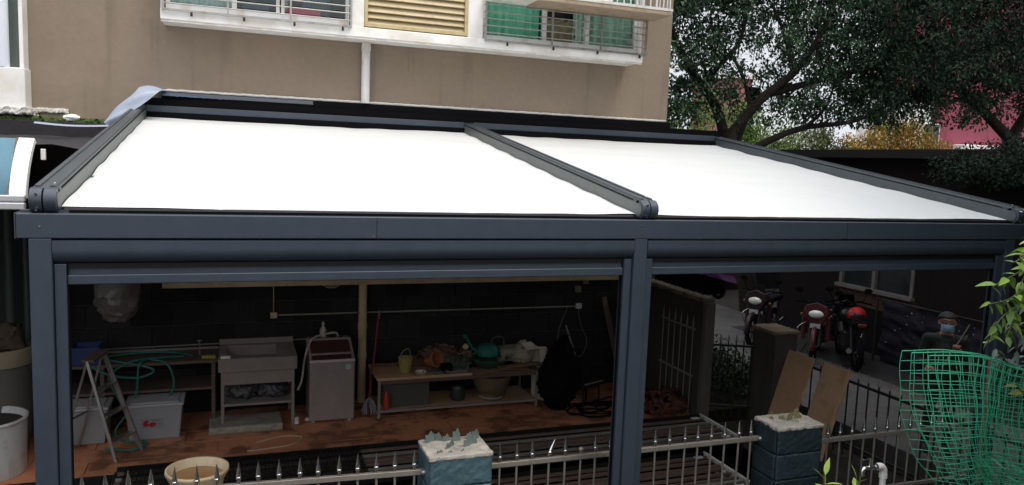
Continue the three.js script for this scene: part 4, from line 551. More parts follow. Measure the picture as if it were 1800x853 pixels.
// ------------------------------------------------------------------ motorbikes
function motorbike(label, pos, ry, paint, o = {}) {
  const b = thing('motorbike', label, 'motorbike', pos, ry, 'motorbikes parked on the path'); // front is +z
  const pm = M(paint, 0.4, { specularIntensity: 0.4, clearcoat: 0.25, clearcoatRoughness: 0.2, map: T_dirt, s: 0.3 });
  for (const z of [0.62, -0.60]) { const w = part('wheel', xf(new THREE.TorusGeometry(0.245, 0.048, 12, 36), 0, 0.293, z, 0, Math.PI / 2), mats.rubber, b); part('rim', [xf(new THREE.TorusGeometry(0.19, 0.014, 8, 32), 0, 0.293, z, 0, Math.PI / 2), rod([-0.06, 0.293, z], [0.06, 0.293, z], 0.035), ...[0, 1, 2, 3, 4].map(i => rod([0, 0.293, z], [0, 0.293 + 0.19 * Math.sin(i * 1.2566), z + 0.19 * Math.cos(i * 1.2566)], 0.012))], mats.iron, w); }
  part('fork', [rod([-0.08, 0.3, 0.62], [-0.08, 0.98, 0.36], 0.02), rod([0.08, 0.3, 0.62], [0.08, 0.98, 0.36], 0.02)], mats.iron, b);
  part('front_mudguard', [(() => { const g = new THREE.TorusGeometry(0.31, 0.055, 8, 24, 2.3); g.scale(1, 1, 0.9); return xf(g, 0, 0.293, 0.62, 0, -Math.PI / 2, 0).translate(0, 0, 0); })()], pm, b);
  const fr = (pts, d, z, rx) => { const s = new THREE.Shape(pts.map(p => new THREE.Vector2(...p))); const g = new THREE.ExtrudeGeometry(s, { depth: d, bevelEnabled: true, bevelSize: 0.02, bevelThickness: 0.02, bevelSegments: 3 }); return xf(g, 0, 0, z, rx); };
  part('front_fairing', fr([[-0.16, 0.98], [-0.19, 0.88], [-0.10, 0.70], [0, 0.60], [0.10, 0.70], [0.19, 0.88], [0.16, 0.98], [0, 1.04]], 0.10, 0.55, -0.14), pm, b);
  part('headlight', [ball(0.1, 0, 0.86, 0.56, 1.25, 0.72, 0.6, 24)], M(C(0.72, 0.72, 0.66), 0.08, { clearcoat: 1 }), b);
  for (const x of [-0.24, 0.24]) part('indicator', ball(0.03, x, 0.82, 0.44), M(C(0.12, 0.05, 0.012), 0.3), b);
  part('number_plate', bx(0.17, 0.08, 0.006, 0, 0.66, 0.60, 0.002, -0.1), M(C(0.35, 0.36, 0.38), 0.5), b);
  part('cable', [tube([[-0.3, 1.03, 0.26], [-0.2, 0.98, 0.5], [-0.05, 0.9, 0.48], [-0.04, 0.7, 0.34]], 0.006, 20, 5), tube([[0.3, 1.03, 0.26], [0.2, 0.99, 0.5], [0.06, 0.92, 0.48], [0.04, 0.7, 0.34]], 0.006, 20, 5)], mats.rubber, b);
  part('handlebar', [tube([[-0.36, 1.02, 0.22], [-0.2, 1.04, 0.34], [0, 0.99, 0.38], [0.2, 1.04, 0.34], [0.36, 1.02, 0.22]], 0.014, 30), rod([-0.38, 1.018, 0.2], [-0.26, 1.03, 0.3], 0.019), rod([0.38, 1.018, 0.2], [0.26, 1.03, 0.3], 0.019)], mats.rubber, b);
  part('mirror', [rod([-0.25, 1.03, 0.3], [-0.32, 1.2, 0.3], 0.007), ball(0.06, -0.33, 1.24, 0.3, 1.2, 0.8, 0.25)], mats.rubber, b); part('mirror', [rod([0.25, 1.03, 0.3], [0.32, 1.2, 0.3], 0.007), ball(0.06, 0.33, 1.24, 0.3, 1.2, 0.8, 0.25)], mats.rubber, b);
  part('windscreen', fr([[-0.14, 0], [0.14, 0], [0.1, 0.16], [-0.1, 0.16]], 0.004, 0.44, -0.5).translate(0, 1.0, 0.03), mats.rubber, b);
  part('tank', [ball(0.2, 0, 0.82, 0.12, 0.75, 0.65, 1.25, 20)], pm, b); part('seat', bumpy(bx(0.27, 0.11, 0.72, 0, 0.80, -0.38, 0.05), 0.01, 7, 20), mats.rubber, b);
  part('engine', [bx(0.26, 0.28, 0.36, 0, 0.42, 0.06, 0.04), rod([0.1, 0.5, 0.1], [0.1, 0.66, 0.2], 0.07)], mats.iron, b); for (const x of [-0.2, 0.2]) part('leg_shield', bx(0.08, 0.42, 0.05, x, 0.58, 0.34, 0.02, -0.25), pm, b);
  part('frame', [rod([0, 0.9, 0.36], [0, 0.4, 0.2], 0.025), rod([0, 0.45, -0.1], [0, 0.78, -0.65], 0.02), rod([0.09, 0.3, -0.6], [0.1, 0.72, -0.5], 0.025), rod([-0.09, 0.3, -0.6], [-0.1, 0.72, -0.5], 0.025)], mats.iron, b);
  part('exhaust', [rod([0.14, 0.26, 0.1], [0.17, 0.36, -0.75], 0.022, 0.045, 14)], mats.chrome, b); part('rear_light', bx(0.14, 0.07, 0.05, 0, 0.80, -0.78, 0.02), M(C(0.10, 0.008, 0.008), 0.3), b);
  part('crash_bar', tube([[-0.26, 0.34, 0.3], [-0.3, 0.55, 0.36], [-0.16, 0.68, 0.34]], 0.011, 16), mats.chrome, b); part('kick_stand', rod([-0.1, 0.3, -0.1], [-0.26, 0.01, -0.14], 0.014), mats.iron, b);
  return b;
}
motorbike('red motorbike with its headlight facing the pergola, seen above the rear pillar', [11.05, 0, -5.72], -0.80, C(0.06, 0.006, 0.011));
motorbike('dark motorbike with chrome mirrors behind the sandy topped pillar', [10.85, 0, -6.95], -1.0, C(0.022, 0.010, 0.013));
motorbike('black motorbike carrying a red helmet, right of the red motorbike', [11.35, 0, -5.25], 2.6, C(0.010, 0.010, 0.012));
{ // helmet resting on the seat of the black bike
  const h = thing('red_helmet', 'red helmet resting on the seat of the black motorbike', 'helmet', [11.13, 0.85, -4.9], -0.7);
  part('shell', (() => { const g = new THREE.SphereGeometry(0.155, 28, 20, 0, 6.2832, 0, 2.05); g.scale(0.95, 0.9, 1.12); return g.translate(0, 0.07, 0); })(), M(C(0.36, 0.018, 0.02), 0.45, { specularIntensity: 0.4 }), h);
  part('visor', (() => { const g = new THREE.SphereGeometry(0.159, 20, 8, 0.75, 1.65, 1.25, 0.55); g.scale(0.95, 0.9, 1.12); return g.translate(0, 0.07, 0); })(), mats.darkGlass, h); part('rim', xf(new THREE.TorusGeometry(0.132, 0.012, 8, 30), 0, 0.008, 0, Math.PI / 2).scale(0.98, 1, 1.1), mats.rubber, h);
}
// ------------------------------------------------------------------ person behind the netting
{
  const J = {}; const px = 9.17, pz = -1.55;
  const p = thing('person', 'person in dark clothes and blue face mask holding a thin stick', 'person', [px, 0, pz], -0.75);
  function field(bones, lo, hi, res) {
    const size = Math.max(hi[0] - lo[0], hi[1] - lo[1], hi[2] - lo[2]), c = lo.map((v, i) => (v + hi[i]) / 2), mc = new MarchingCubes(res, new THREE.MeshBasicMaterial(), false, false, 400000); mc.isolation = 0; const half = res / 2, P = V(0, 0, 0);
    const bs = bones.map(([a, b, r1, r2, k]) => ({ a: V(...a), d: V(...b).sub(V(...a)), r1, r2, k: k || 0.03 }));
    for (let z = 0; z < res; z++) for (let y = 0; y < res; y++) for (let x = 0; x < res; x++) { P.set(c[0] + (x - half) / half * size / 2, c[1] + (y - half) / half * size / 2, c[2] + (z - half) / half * size / 2); let D = 1e3;
      for (const b of bs) { const q = P.clone().sub(b.a), L = b.d.lengthSq(), t = L ? clamp(q.dot(b.d) / L) : 0; const dd = q.addScaledVector(b.d, -t).length() - (b.r1 + (b.r2 - b.r1) * t); if (dd > 0.25 && D < 0.25) continue; const h = clamp(0.5 + 0.5 * (D - dd) / b.k); D = D * (1 - h) + dd * h - b.k * h * (1 - h); }
      mc.field[x + y * res + z * res * res] = -D; }
    mc.update(); const n = mc.count, pos = new Float32Array(n * 3); for (let i = 0; i < n; i++) for (let k = 0; k < 3; k++) pos[i * 3 + k] = c[k] + mc.positionArray[i * 3 + k] * size / 2;
    let g = new THREE.BufferGeometry(); g.setAttribute('position', new THREE.BufferAttribute(pos, 3)); g = mergeVertices(g, 1e-5); g.computeVertexNormals(); return g;
  }
  const body = field([
    [[0, 0.98, 0], [0, 1.22, -0.01], 0.135, 0.145, 0.06], [[0, 1.22, -0.01], [0, 1.36, -0.01], 0.145, 0.11, 0.06], [[-0.16, 1.37, -0.01], [0.16, 1.37, -0.01], 0.07, 0.07, 0.06], [[-0.06, 0.95, 0], [0.06, 0.95, 0], 0.135, 0.135, 0.05],
    [[0, 1.38, 0], [0, 1.47, 0.02], 0.058, 0.055, 0.03], [[-0.09, 0.92, 0], [-0.10, 0.50, 0.02], 0.095, 0.065, 0.03], [[-0.10, 0.50, 0.02], [-0.11, 0.08, -0.02], 0.063, 0.042, 0.02], [[-0.11, 0.045, -0.04], [-0.12, 0.035, 0.16], 0.045, 0.035, 0.02],
    [[0.09, 0.92, 0], [0.10, 0.50, 0.03], 0.095, 0.065, 0.03], [[0.10, 0.50, 0.03], [0.11, 0.08, -0.01], 0.063, 0.042, 0.02], [[0.11, 0.045, -0.03], [0.12, 0.035, 0.17], 0.045, 0.035, 0.02],
    [[0.19, 1.37, -0.01], [0.24, 1.10, 0.03], 0.06, 0.048, 0.03], [[0.24, 1.10, 0.03], [0.10, 1.30, 0.24], 0.046, 0.034, 0.02], [[-0.19, 1.37, -0.01], [-0.26, 1.09, 0.02], 0.06, 0.048, 0.03], [[-0.26, 1.09, 0.02], [-0.18, 1.08, 0.26], 0.046, 0.034, 0.02],
  ], [-0.5, -0.03, -0.5], [0.5, 1.6, 0.5], 120);
  const head = field([[[0, 1.60, -0.015], [0, 1.615, 0.005], 0.088, 0.085, 0.03], [[0, 1.53, 0.03], [0, 1.515, 0.055], 0.058, 0.045, 0.03], [[0, 1.40, 0.0], [0, 1.52, 0.01], 0.054, 0.052, 0.03], [[0, 1.585, 0.085], [0, 1.562, 0.104], 0.010, 0.014, 0.012], [[-0.03, 1.622, 0.078], [0.03, 1.622, 0.078], 0.013, 0.013, 0.01], [[-0.086, 1.60, 0], [-0.09, 1.565, 0.0], 0.014, 0.010, 0.01], [[0.086, 1.60, 0], [0.09, 1.565, 0.0], 0.014, 0.010, 0.01]], [-0.16, 1.40, -0.16], [0.16, 1.72, 0.16], 72);
  const hand = (w, dir, side, sx) => { // palm then five chains curled round a stick
    const b = [], up = V(0, 1, 0), D = V(...dir).normalize(), S = D.clone().cross(up).normalize(), U = S.clone().cross(D); const at = (f, s, u) => [w[0] + D.x * f + S.x * s + U.x * u, w[1] + D.y * f + S.y * s + U.y * u, w[2] + D.z * f + S.z * s + U.z * u];
    for (const s of [-0.028, -0.009, 0.010, 0.028]) b.push([at(0, s * 0.6, 0), at(0.08, s, 0.004), 0.016, 0.014, 0.012]);
    [[-0.030, 0.9], [-0.010, 1], [0.011, 0.95], [0.030, 0.75]].forEach(([s, k]) => { b.push([at(0.08, s, 0.004), at(0.08 + 0.034 * k, s, -0.010), 0.0105, 0.0095, 0.004], [at(0.08 + 0.034 * k, s, -0.010), at(0.08 + 0.03 * k, s, -0.036 * k), 0.0095, 0.0085, 0.003], [at(0.08 + 0.03 * k, s, -0.036 * k), at(0.08 + 0.006 * k, s, -0.042 * k), 0.0085, 0.0075, 0.003]); });
    b.push([at(0.02, side * 0.026, -0.004), at(0.055, side * 0.045, -0.022), 0.014, 0.011, 0.008], [at(0.055, side * 0.045, -0.022), at(0.08, side * 0.028, -0.042), 0.0105, 0.0085, 0.004]);
    const lo = w.map(v => v - 0.14), hi = w.map(v => v + 0.14); return field(b, lo, hi, 84); };
  const h1 = hand([0.10, 1.30, 0.24], [-0.2, 0.75, 0.6], -1), h2 = hand([-0.18, 1.08, 0.26], [0.05, 0.1, 1], 1);
  const paint = (g, f) => { g = g.toNonIndexed(); const n = g.attributes.position.count, c = new Float32Array(n * 3); for (let i = 0; i < n; i++) c.set(f(g.attributes.position.getX(i), g.attributes.position.getY(i), g.attributes.position.getZ(i)), i * 3); g.setAttribute('color', new THREE.BufferAttribute(c, 3)); return g; };
  const skin = [0.36, 0.19, 0.13], jac = [0.014, 0.016, 0.014], tr = [0.018, 0.018, 0.022], shoe = [0.02, 0.018, 0.016];
  part('body', [paint(body, (x, y) => y > 1.43 && Math.abs(x) < 0.07 ? skin : y > 0.93 ? jac : y > 0.1 ? tr : shoe), paint(head, () => skin), paint(h1, () => skin), paint(h2, () => skin)], new THREE.MeshStandardMaterial({ vertexColors: true, roughness: 0.75 }), p);
  part('jacket_collar', lathe([[0.072, 1.40], [0.085, 1.44], [0.075, 1.445], [0.064, 1.41]], 24, 0, 0, 0.012), M(C(0.04, 0.045, 0.04), 0.9), p);
  part('hair', (() => { const g = new THREE.SphereGeometry(0.106, 32, 24); const q = g.attributes.position; for (let i = 0; i < q.count; i++) { let x = q.getX(i), y = q.getY(i), z = q.getZ(i); if (z > 0.03 && y < 0.025) { const k = smooth(0.02, 0.06, z); z = z * (1 - k * 0.75); x *= 1 - 0.15 * k; } if (y < -0.05) { x *= 0.8; z *= 0.8; } q.setXYZ(i, x * 0.98, 1.618 + y * 0.92, z * 1.03 - 0.018); } return bumpy(g, 0.006, 12, 60); })(), M(C(0.012, 0.010, 0.009), 0.6), p);
  const mk = part('face_mask', [grid(20, 12, (u, v) => { const a = (u - 0.5) * 2.1, y = 1.575 - 0.085 * v, r = 0.088 + 0.028 * Math.cos(a * 1.2) * Math.sin(Math.PI * (0.25 + v * 0.6)) ; return [Math.sin(a) * 0.083, y, Math.cos(a) * r + 0.008]; })], M(C(0.30, 0.52, 0.66), 0.8), p);
  part('mask_loop', [tube([[0.072, 1.57, 0.055], [0.088, 1.58, 0.02], [0.094, 1.585, -0.012]], 0.002, 10, 5), tube([[-0.072, 1.57, 0.055], [-0.088, 1.58, 0.02], [-0.094, 1.585, -0.012]], 0.002, 10, 5)], mats.white, p);
  for (const s of [-1, 1]) { const e = part('eye', ball(0.0105, s * 0.031, 1.603, 0.0805), M(C(0.75, 0.72, 0.7), 0.2), p); part('iris', ball(0.0062, s * 0.031, 1.603, 0.0862), M(C(0.02, 0.012, 0.008), 0.1), e); part('eyebrow', tube([[s * 0.016, 1.625, 0.093], [s * 0.033, 1.63, 0.09], [s * 0.05, 1.622, 0.078]], 0.004, 8, 5), M(C(0.015, 0.012, 0.01), 0.8), p); }
  // stick through the hand; the hand is at local (0.08,1.37,0.28)
  p.updateMatrixWorld(true); const hp = V(0.083, 1.372, 0.256).applyMatrix4(p.matrixWorld);
  solo('thin_stick', 'thin pale stick held up slantwise by the masked person', 'stick', rod([hp.x - 0.26, hp.y - 0.24, hp.z + 0.05], [hp.x + 0.24, hp.y + 0.22, hp.z - 0.05], 0.009, 0.007, 8), mats.brownpaint);
}
// ------------------------------------------------------------------ standpipe tap
{
  const t = thing('standpipe_tap', 'white standpipe with chrome tap in front of the right fence', 'tap', [5.69, 0, 0.9]);
  part('riser', rod([0, -0.05, 0], [0, 1.10, 0], 0.022, 0.022, 18), mats.pvc, t);
  part('elbow', [tube([[0, 1.08, 0], [-0.004, 1.125, 0], [-0.03, 1.15, 0], [-0.075, 1.153, 0]], 0.027, 20, 14), rod([0, 1.06, 0], [0, 1.09, 0], 0.029, 0.029, 18)], mats.pvc, t);
  const tp = part('tap_body', [rod([-0.07, 1.153, 0], [-0.165, 1.153, 0], 0.017, 0.015, 16), tube([[-0.15, 1.153, 0], [-0.19, 1.152, 0], [-0.205, 1.13, 0], [-0.205, 1.095, 0]], 0.015, 20, 12), rod([-0.135, 1.16, 0], [-0.135, 1.205, 0], 0.013, 0.011, 14), rod([-0.09, 1.153, 0], [-0.078, 1.153, 0], 0.023, 0.023, 6)], mats.chrome, t);
  part('tap_handle', [bx(0.11, 0.009, 0.018, -0.165, 1.222, 0, 0.003, 0, 0.15, -0.06), rod([-0.135, 1.2, 0], [-0.135, 1.226, 0], 0.012, 0.012, 12)], mats.chrome, tp);
}
// ------------------------------------------------------------------ green plastic netting
{
  const strands = [], q = vnoise(111, 16);
  // sheet: u along the rim, v down; hangs from a bowed rim and is pulled to the right at its foot
  const S = (u, v, k) => { const a = u;
    const top = [6.13 + 1.75 * a, 1.945 - 0.16 * smooth(0.1, 0.75, a) + 0.02 * Math.sin(a * 9 + k), 0.80 + 0.25 * Math.sin(a * 3.0) - 0.1 * a + k * 0.16];
    const bot = [6.95 + 1.05 * a, 0.18, 1.0 + 0.12 * Math.sin(a * 8) + k * 0.10];
    const t = v, bul = Math.sin(Math.PI * Math.min(1, t * 1.25)) * -0.10 * (1 - a);
    const m = t * t * 0.75 + t * 0.25;
    const w = 0.05 * (q(u * 1.3 + k * 0.3, v * 0.9) - 0.5) * (0.35 + v);
    return [top[0] + (bot[0] - top[0]) * m + bul + w, top[1] + (bot[1] - top[1]) * t + w * 0.3, top[2] + (bot[2] - top[2]) * t + 0.10 * Math.sin(u * 11 + v * 4 + k * 2) * (0.25 + v) + w]; };
  const strand = (pts, r) => new THREE.TubeGeometry(new THREE.CatmullRomCurve3(pts), pts.length * 2, r, 4, false);
  rnd = mulberry(17); const layer = (k, n1, n2, u1) => { for (let i = 0; i <= n1; i++) { const u = u1 * i / n1; const pts = []; for (let j = 0; j <= 16; j++) pts.push(V(...S(u, j / 16, k))); strands.push(strand(pts, rr(0.0030, 0.0042))); } for (let j = 0; j <= n2; j++) { const pts = []; for (let i = 0; i <= 30; i++) pts.push(V(...S(u1 * i / 30, j / n2, k))); strands.push(strand(pts, j === 0 ? 0.0052 : rr(0.0025, 0.0036))); } };
  const n = thing('garden_netting', 'bundle of green plastic garden netting standing at the right', 'netting', [0, 0, 0]);
  layer(0, 25, 28, 1); const front = strands.splice(0); part('front_layer', front, mats.netgreen, n).userData.kind = 'stuff';
  layer(-1.4, 16, 22, 0.95); part('back_layer', strands.splice(0), mats.netgreen, n).userData.kind = 'stuff';
  layer(-0.75, 20, 22, 0.98); part('middle_layer', strands.splice(0), mats.netgreen, n).userData.kind = 'stuff';
  // crushed folds at the foot
  rnd = mulberry(19); for (let i = 0; i < 44; i++) { const u = rr(0.1, 1), pts = []; for (let j = 0; j <= 10; j++) { const P = S(clamp(u + (j / 10) * rr(-0.05, 0.4), 0, 1), 0.45 + j * 0.05, rr(-0.6, 0.5)); pts.push(V(...P)); } strands.push(strand(pts, 0.003)); }
  part('crushed_fold', strands.splice(0), mats.netgreen, n).userData.kind = 'stuff';
  part('stake', [rod([6.95, -0.1, 0.7], [6.98, 1.85, 0.68], 0.018)], mats.brownpaint, n);
}
// ------------------------------------------------------------------ plants and trees
const leafShape = (L, W, fold = 0.25, curl = 0.15) => { const n = 4, p = [], idx = []; for (let i = 0; i <= n; i++) { const t = i / n, w = W / 2 * Math.sin(Math.PI * Math.pow(t, 0.8)) + 0.0005, y = -curl * L * t * t; p.push(-w, y + fold * w, t * L, 0, y, t * L, w, y + fold * w, t * L); } for (let i = 0; i < n; i++) { const a = i * 3; idx.push(a, a + 1, a + 4, a, a + 4, a + 3, a + 1, a + 2, a + 5, a + 1, a + 5, a + 4); } const g = new THREE.BufferGeometry(); g.setAttribute('position', new THREE.Float32BufferAttribute(p, 3)); g.setIndex(idx); g.computeVertexNormals(); return g; };
const leafMat = (r, g, b, t = 0.3) => M(C(r, g, b), 0.55, { transmission: t, thickness: 0, side: THREE.DoubleSide });
{
  // bright young leaves near the camera, right edge: each leaf a part
  const twig = (label, stems, mat, L, W, seed, n) => { const pl = thing('leafy_branch', label, 'branch', [0, 0, 0]); rnd = mulberry(seed); const lg = [0, 1, 2].map(i => { const g = geo(leafShape(L * (0.8 + 0.2 * i), W * (0.85 + 0.15 * i), 0.3, 0.1 + 0.12 * i)); g.userData.ready = true; return g; });
    part('stem', stems.map(s => tube(s, 0.005, 24, 6)), M(C(0.10, 0.12, 0.05), 0.7), pl);
    for (const s of stems) { const cv = new THREE.CatmullRomCurve3(s.map(p => V(...p))); for (let i = 0; i < n; i++) { const t = 0.15 + 0.85 * i / (n - 1), P = cv.getPoint(t); const k = part('leaf', lg[i % 3], mat[Math.floor(rnd() * mat.length)], pl); k.position.copy(P); k.rotation.set(rr(-0.2, 1.0), rr(0, 6.28), rr(-0.7, 0.7), 'YXZ'); } } return pl; };
  const bright = [leafMat(0.30, 0.48, 0.06), leafMat(0.22, 0.38, 0.05), leafMat(0.12, 0.23, 0.04), leafMat(0.42, 0.58, 0.12)];
  twig('bright green leafy branch reaching in from the right edge', [
    [[7.6, 2.9, 0.8], [7.1, 2.75, 0.9], [6.75, 2.62, 1.0], [6.42, 2.52, 1.05]], [[7.5, 2.75, 0.85], [7.0, 2.6, 0.95], [6.7, 2.42, 1.0], [6.44, 2.38, 1.02]], [[7.4, 2.95, 0.7], [7.0, 2.85, 0.9], [6.8, 2.75, 1.0], [6.62, 2.7, 1.05]],
    [[7.3, 2.7, 0.9], [6.95, 2.5, 1.0], [6.78, 2.3, 1.0], [6.7, 2.12, 1.0]], [[7.2, 2.55, 0.9], [6.9, 2.42, 1.0], [6.6, 2.25, 1.0], [6.52, 2.08, 1.0]], [[7.3, 2.9, 0.8], [6.95, 2.72, 0.95], [6.8, 2.55, 1.0], [6.72, 2.42, 1.02]]], bright, 0.11, 0.048, 301, 19);
  twig('small yellow green leafy shoot in front of the green netting', [[[7.2, 1.4, 0.9], [7.0, 1.6, 1.0], [6.85, 1.72, 1.02]], [[7.25, 1.4, 0.9], [7.05, 1.55, 1.05], [7.0, 1.70, 1.08]]], [leafMat(0.20, 0.26, 0.06), leafMat(0.13, 0.2, 0.05)], 0.10, 0.05, 305, 8);
  twig('grey green star leaved plant at the right edge', [[[7.4, 1.6, 0.7], [7.1, 1.95, 0.8], [6.93, 2.2, 0.85]], [[7.3, 1.6, 0.7], [7.0, 1.85, 0.8], [6.8, 1.98, 0.85]], [[7.4, 1.7, 0.7], [7.1, 2.1, 0.85], [7.0, 2.35, 0.9]]], [leafMat(0.13, 0.19, 0.16), leafMat(0.09, 0.13, 0.11)], 0.10, 0.035, 307, 14);
  const shoot = (label, x, y, z, seed, k) => { const p = thing('young_shoot', label, 'shoot', [x, 0, z]); rnd = mulberry(seed); part('stem', tube([[0, -0.05, 0], [0.02, y * 0.6, 0.01], [0, y, 0]], 0.006, 20, 6), M(C(0.14, 0.22, 0.05), 0.6), p); const lg = geo(leafShape(0.13, 0.042, 0.3, 0.1)); lg.userData.ready = true; for (let i = 0; i < k; i++) { const l = part('leaf', lg, bright[i % 2 ? 0 : 3], p); l.position.set(0, y - i * 0.035, 0); l.rotation.set(-1.25 + i * 0.42, i * 2.4 + seed, 0, 'YXZ'); } };
  shoot('young shoot with upright bright leaf in front of the dark blue pillar', 5.14, 1.14, 0.9, 2, 7);
  shoot('young shoot with bright leaves left of the standpipe tap', 5.42, 1.08, 0.92, 4, 6);
}
// clumps of leaves for crowns
function clump(n, R, L, W, seed) { rnd = mulberry(seed); const base = leafShape(L, W, 0.25, 0.2).toNonIndexed(), out = []; for (let i = 0; i < n; i++) { const g = base.clone(); const a = rr(0, 6.28), b = Math.acos(rr(-1, 1)), r = R * Math.cbrt(rnd()); xf(g, r * Math.sin(b) * Math.cos(a), r * Math.cos(b) * 0.8, r * Math.sin(b) * Math.sin(a), rr(-0.4, 1.2), rr(0, 6.28), rr(-0.6, 0.6)); out.push(g); } return geo(out); }
const clumps = [clump(30, 0.25, 0.10, 0.046, 401), clump(30, 0.22, 0.09, 0.042, 402), clump(28, 0.28, 0.105, 0.048, 403)];
function crown(parent, pts, mat, cols, seed, name = 'crown', sc = 1) {
  const gs = [[], [], []]; rnd = mulberry(seed); pts.forEach(p => gs[Math.floor(rnd() * 3)].push(p));
  gs.forEach((list, i) => { if (!list.length) return; const im = new THREE.InstancedMesh(clumps[i], mat, list.length), m = new THREE.Matrix4(), q = new THREE.Quaternion(), e = new THREE.Euler();
    list.forEach((p, k) => { const s = sc * rr(0.75, 1.25); m.compose(V(...p), q.setFromEuler(e.set(rr(-0.5, 0.5), rr(0, 6.28), rr(-0.5, 0.5))), V(s, s, s)); im.setMatrixAt(k, m); const c = cols[Math.floor(rnd() * cols.length)], b = rr(0.8, 1.2); im.setColorAt(k, C(c[0] * b, c[1] * b, c[2] * b)); });
    im.name = name; im.castShadow = im.receiveShadow = true; im.userData.kind = 'stuff'; parent.add(im); });
}
const bark = M(C(0.035, 0.028, 0.022), 0.95, { map: T_wood, s: 0.5, bump: T_bumpC, bs: 0.3, bh: 0.02 });
const white = () => M(C(1, 1, 1), 0.7, { specularIntensity: 0.35, transmission: 0.25, thickness: 0, side: THREE.DoubleSide });
function limb(pts, r0, r1) { const cv = new THREE.CatmullRomCurve3(pts.map(p => V(...p))), n = pts.length * 5, rs = 10, fr = cv.computeFrenetFrames(n), P = [], idx = []; for (let i = 0; i <= n; i++) { const t = i / n, c = cv.getPointAt(t), r = r0 + (r1 - r0) * t; for (let k = 0; k <= rs; k++) { const a = k / rs * 6.2832, w = r * (1 + 0.08 * Math.sin(a * 3 + i * 0.6)); P.push(c.x + w * (Math.cos(a) * fr.normals[i].x + Math.sin(a) * fr.binormals[i].x), c.y + w * (Math.cos(a) * fr.normals[i].y + Math.sin(a) * fr.binormals[i].y), c.z + w * (Math.cos(a) * fr.normals[i].z + Math.sin(a) * fr.binormals[i].z)); } } for (let i = 0; i < n; i++) for (let k = 0; k < rs; k++) { const a = i * (rs + 1) + k, b = a + 1, c = a + rs + 1, d = c + 1; idx.push(a, b, d, a, d, c); } const g = new THREE.BufferGeometry(); g.setAttribute('position', new THREE.Float32BufferAttribute(P, 3)); g.setIndex(idx); g.computeVertexNormals(); return g; }
const DARK = [[0.040, 0.080, 0.045], [0.062, 0.125, 0.070], [0.026, 0.052, 0.031], [0.10, 0.18, 0.10]], DARKER = [[0.020, 0.038, 0.024], [0.030, 0.056, 0.034], [0.014, 0.026, 0.017]];
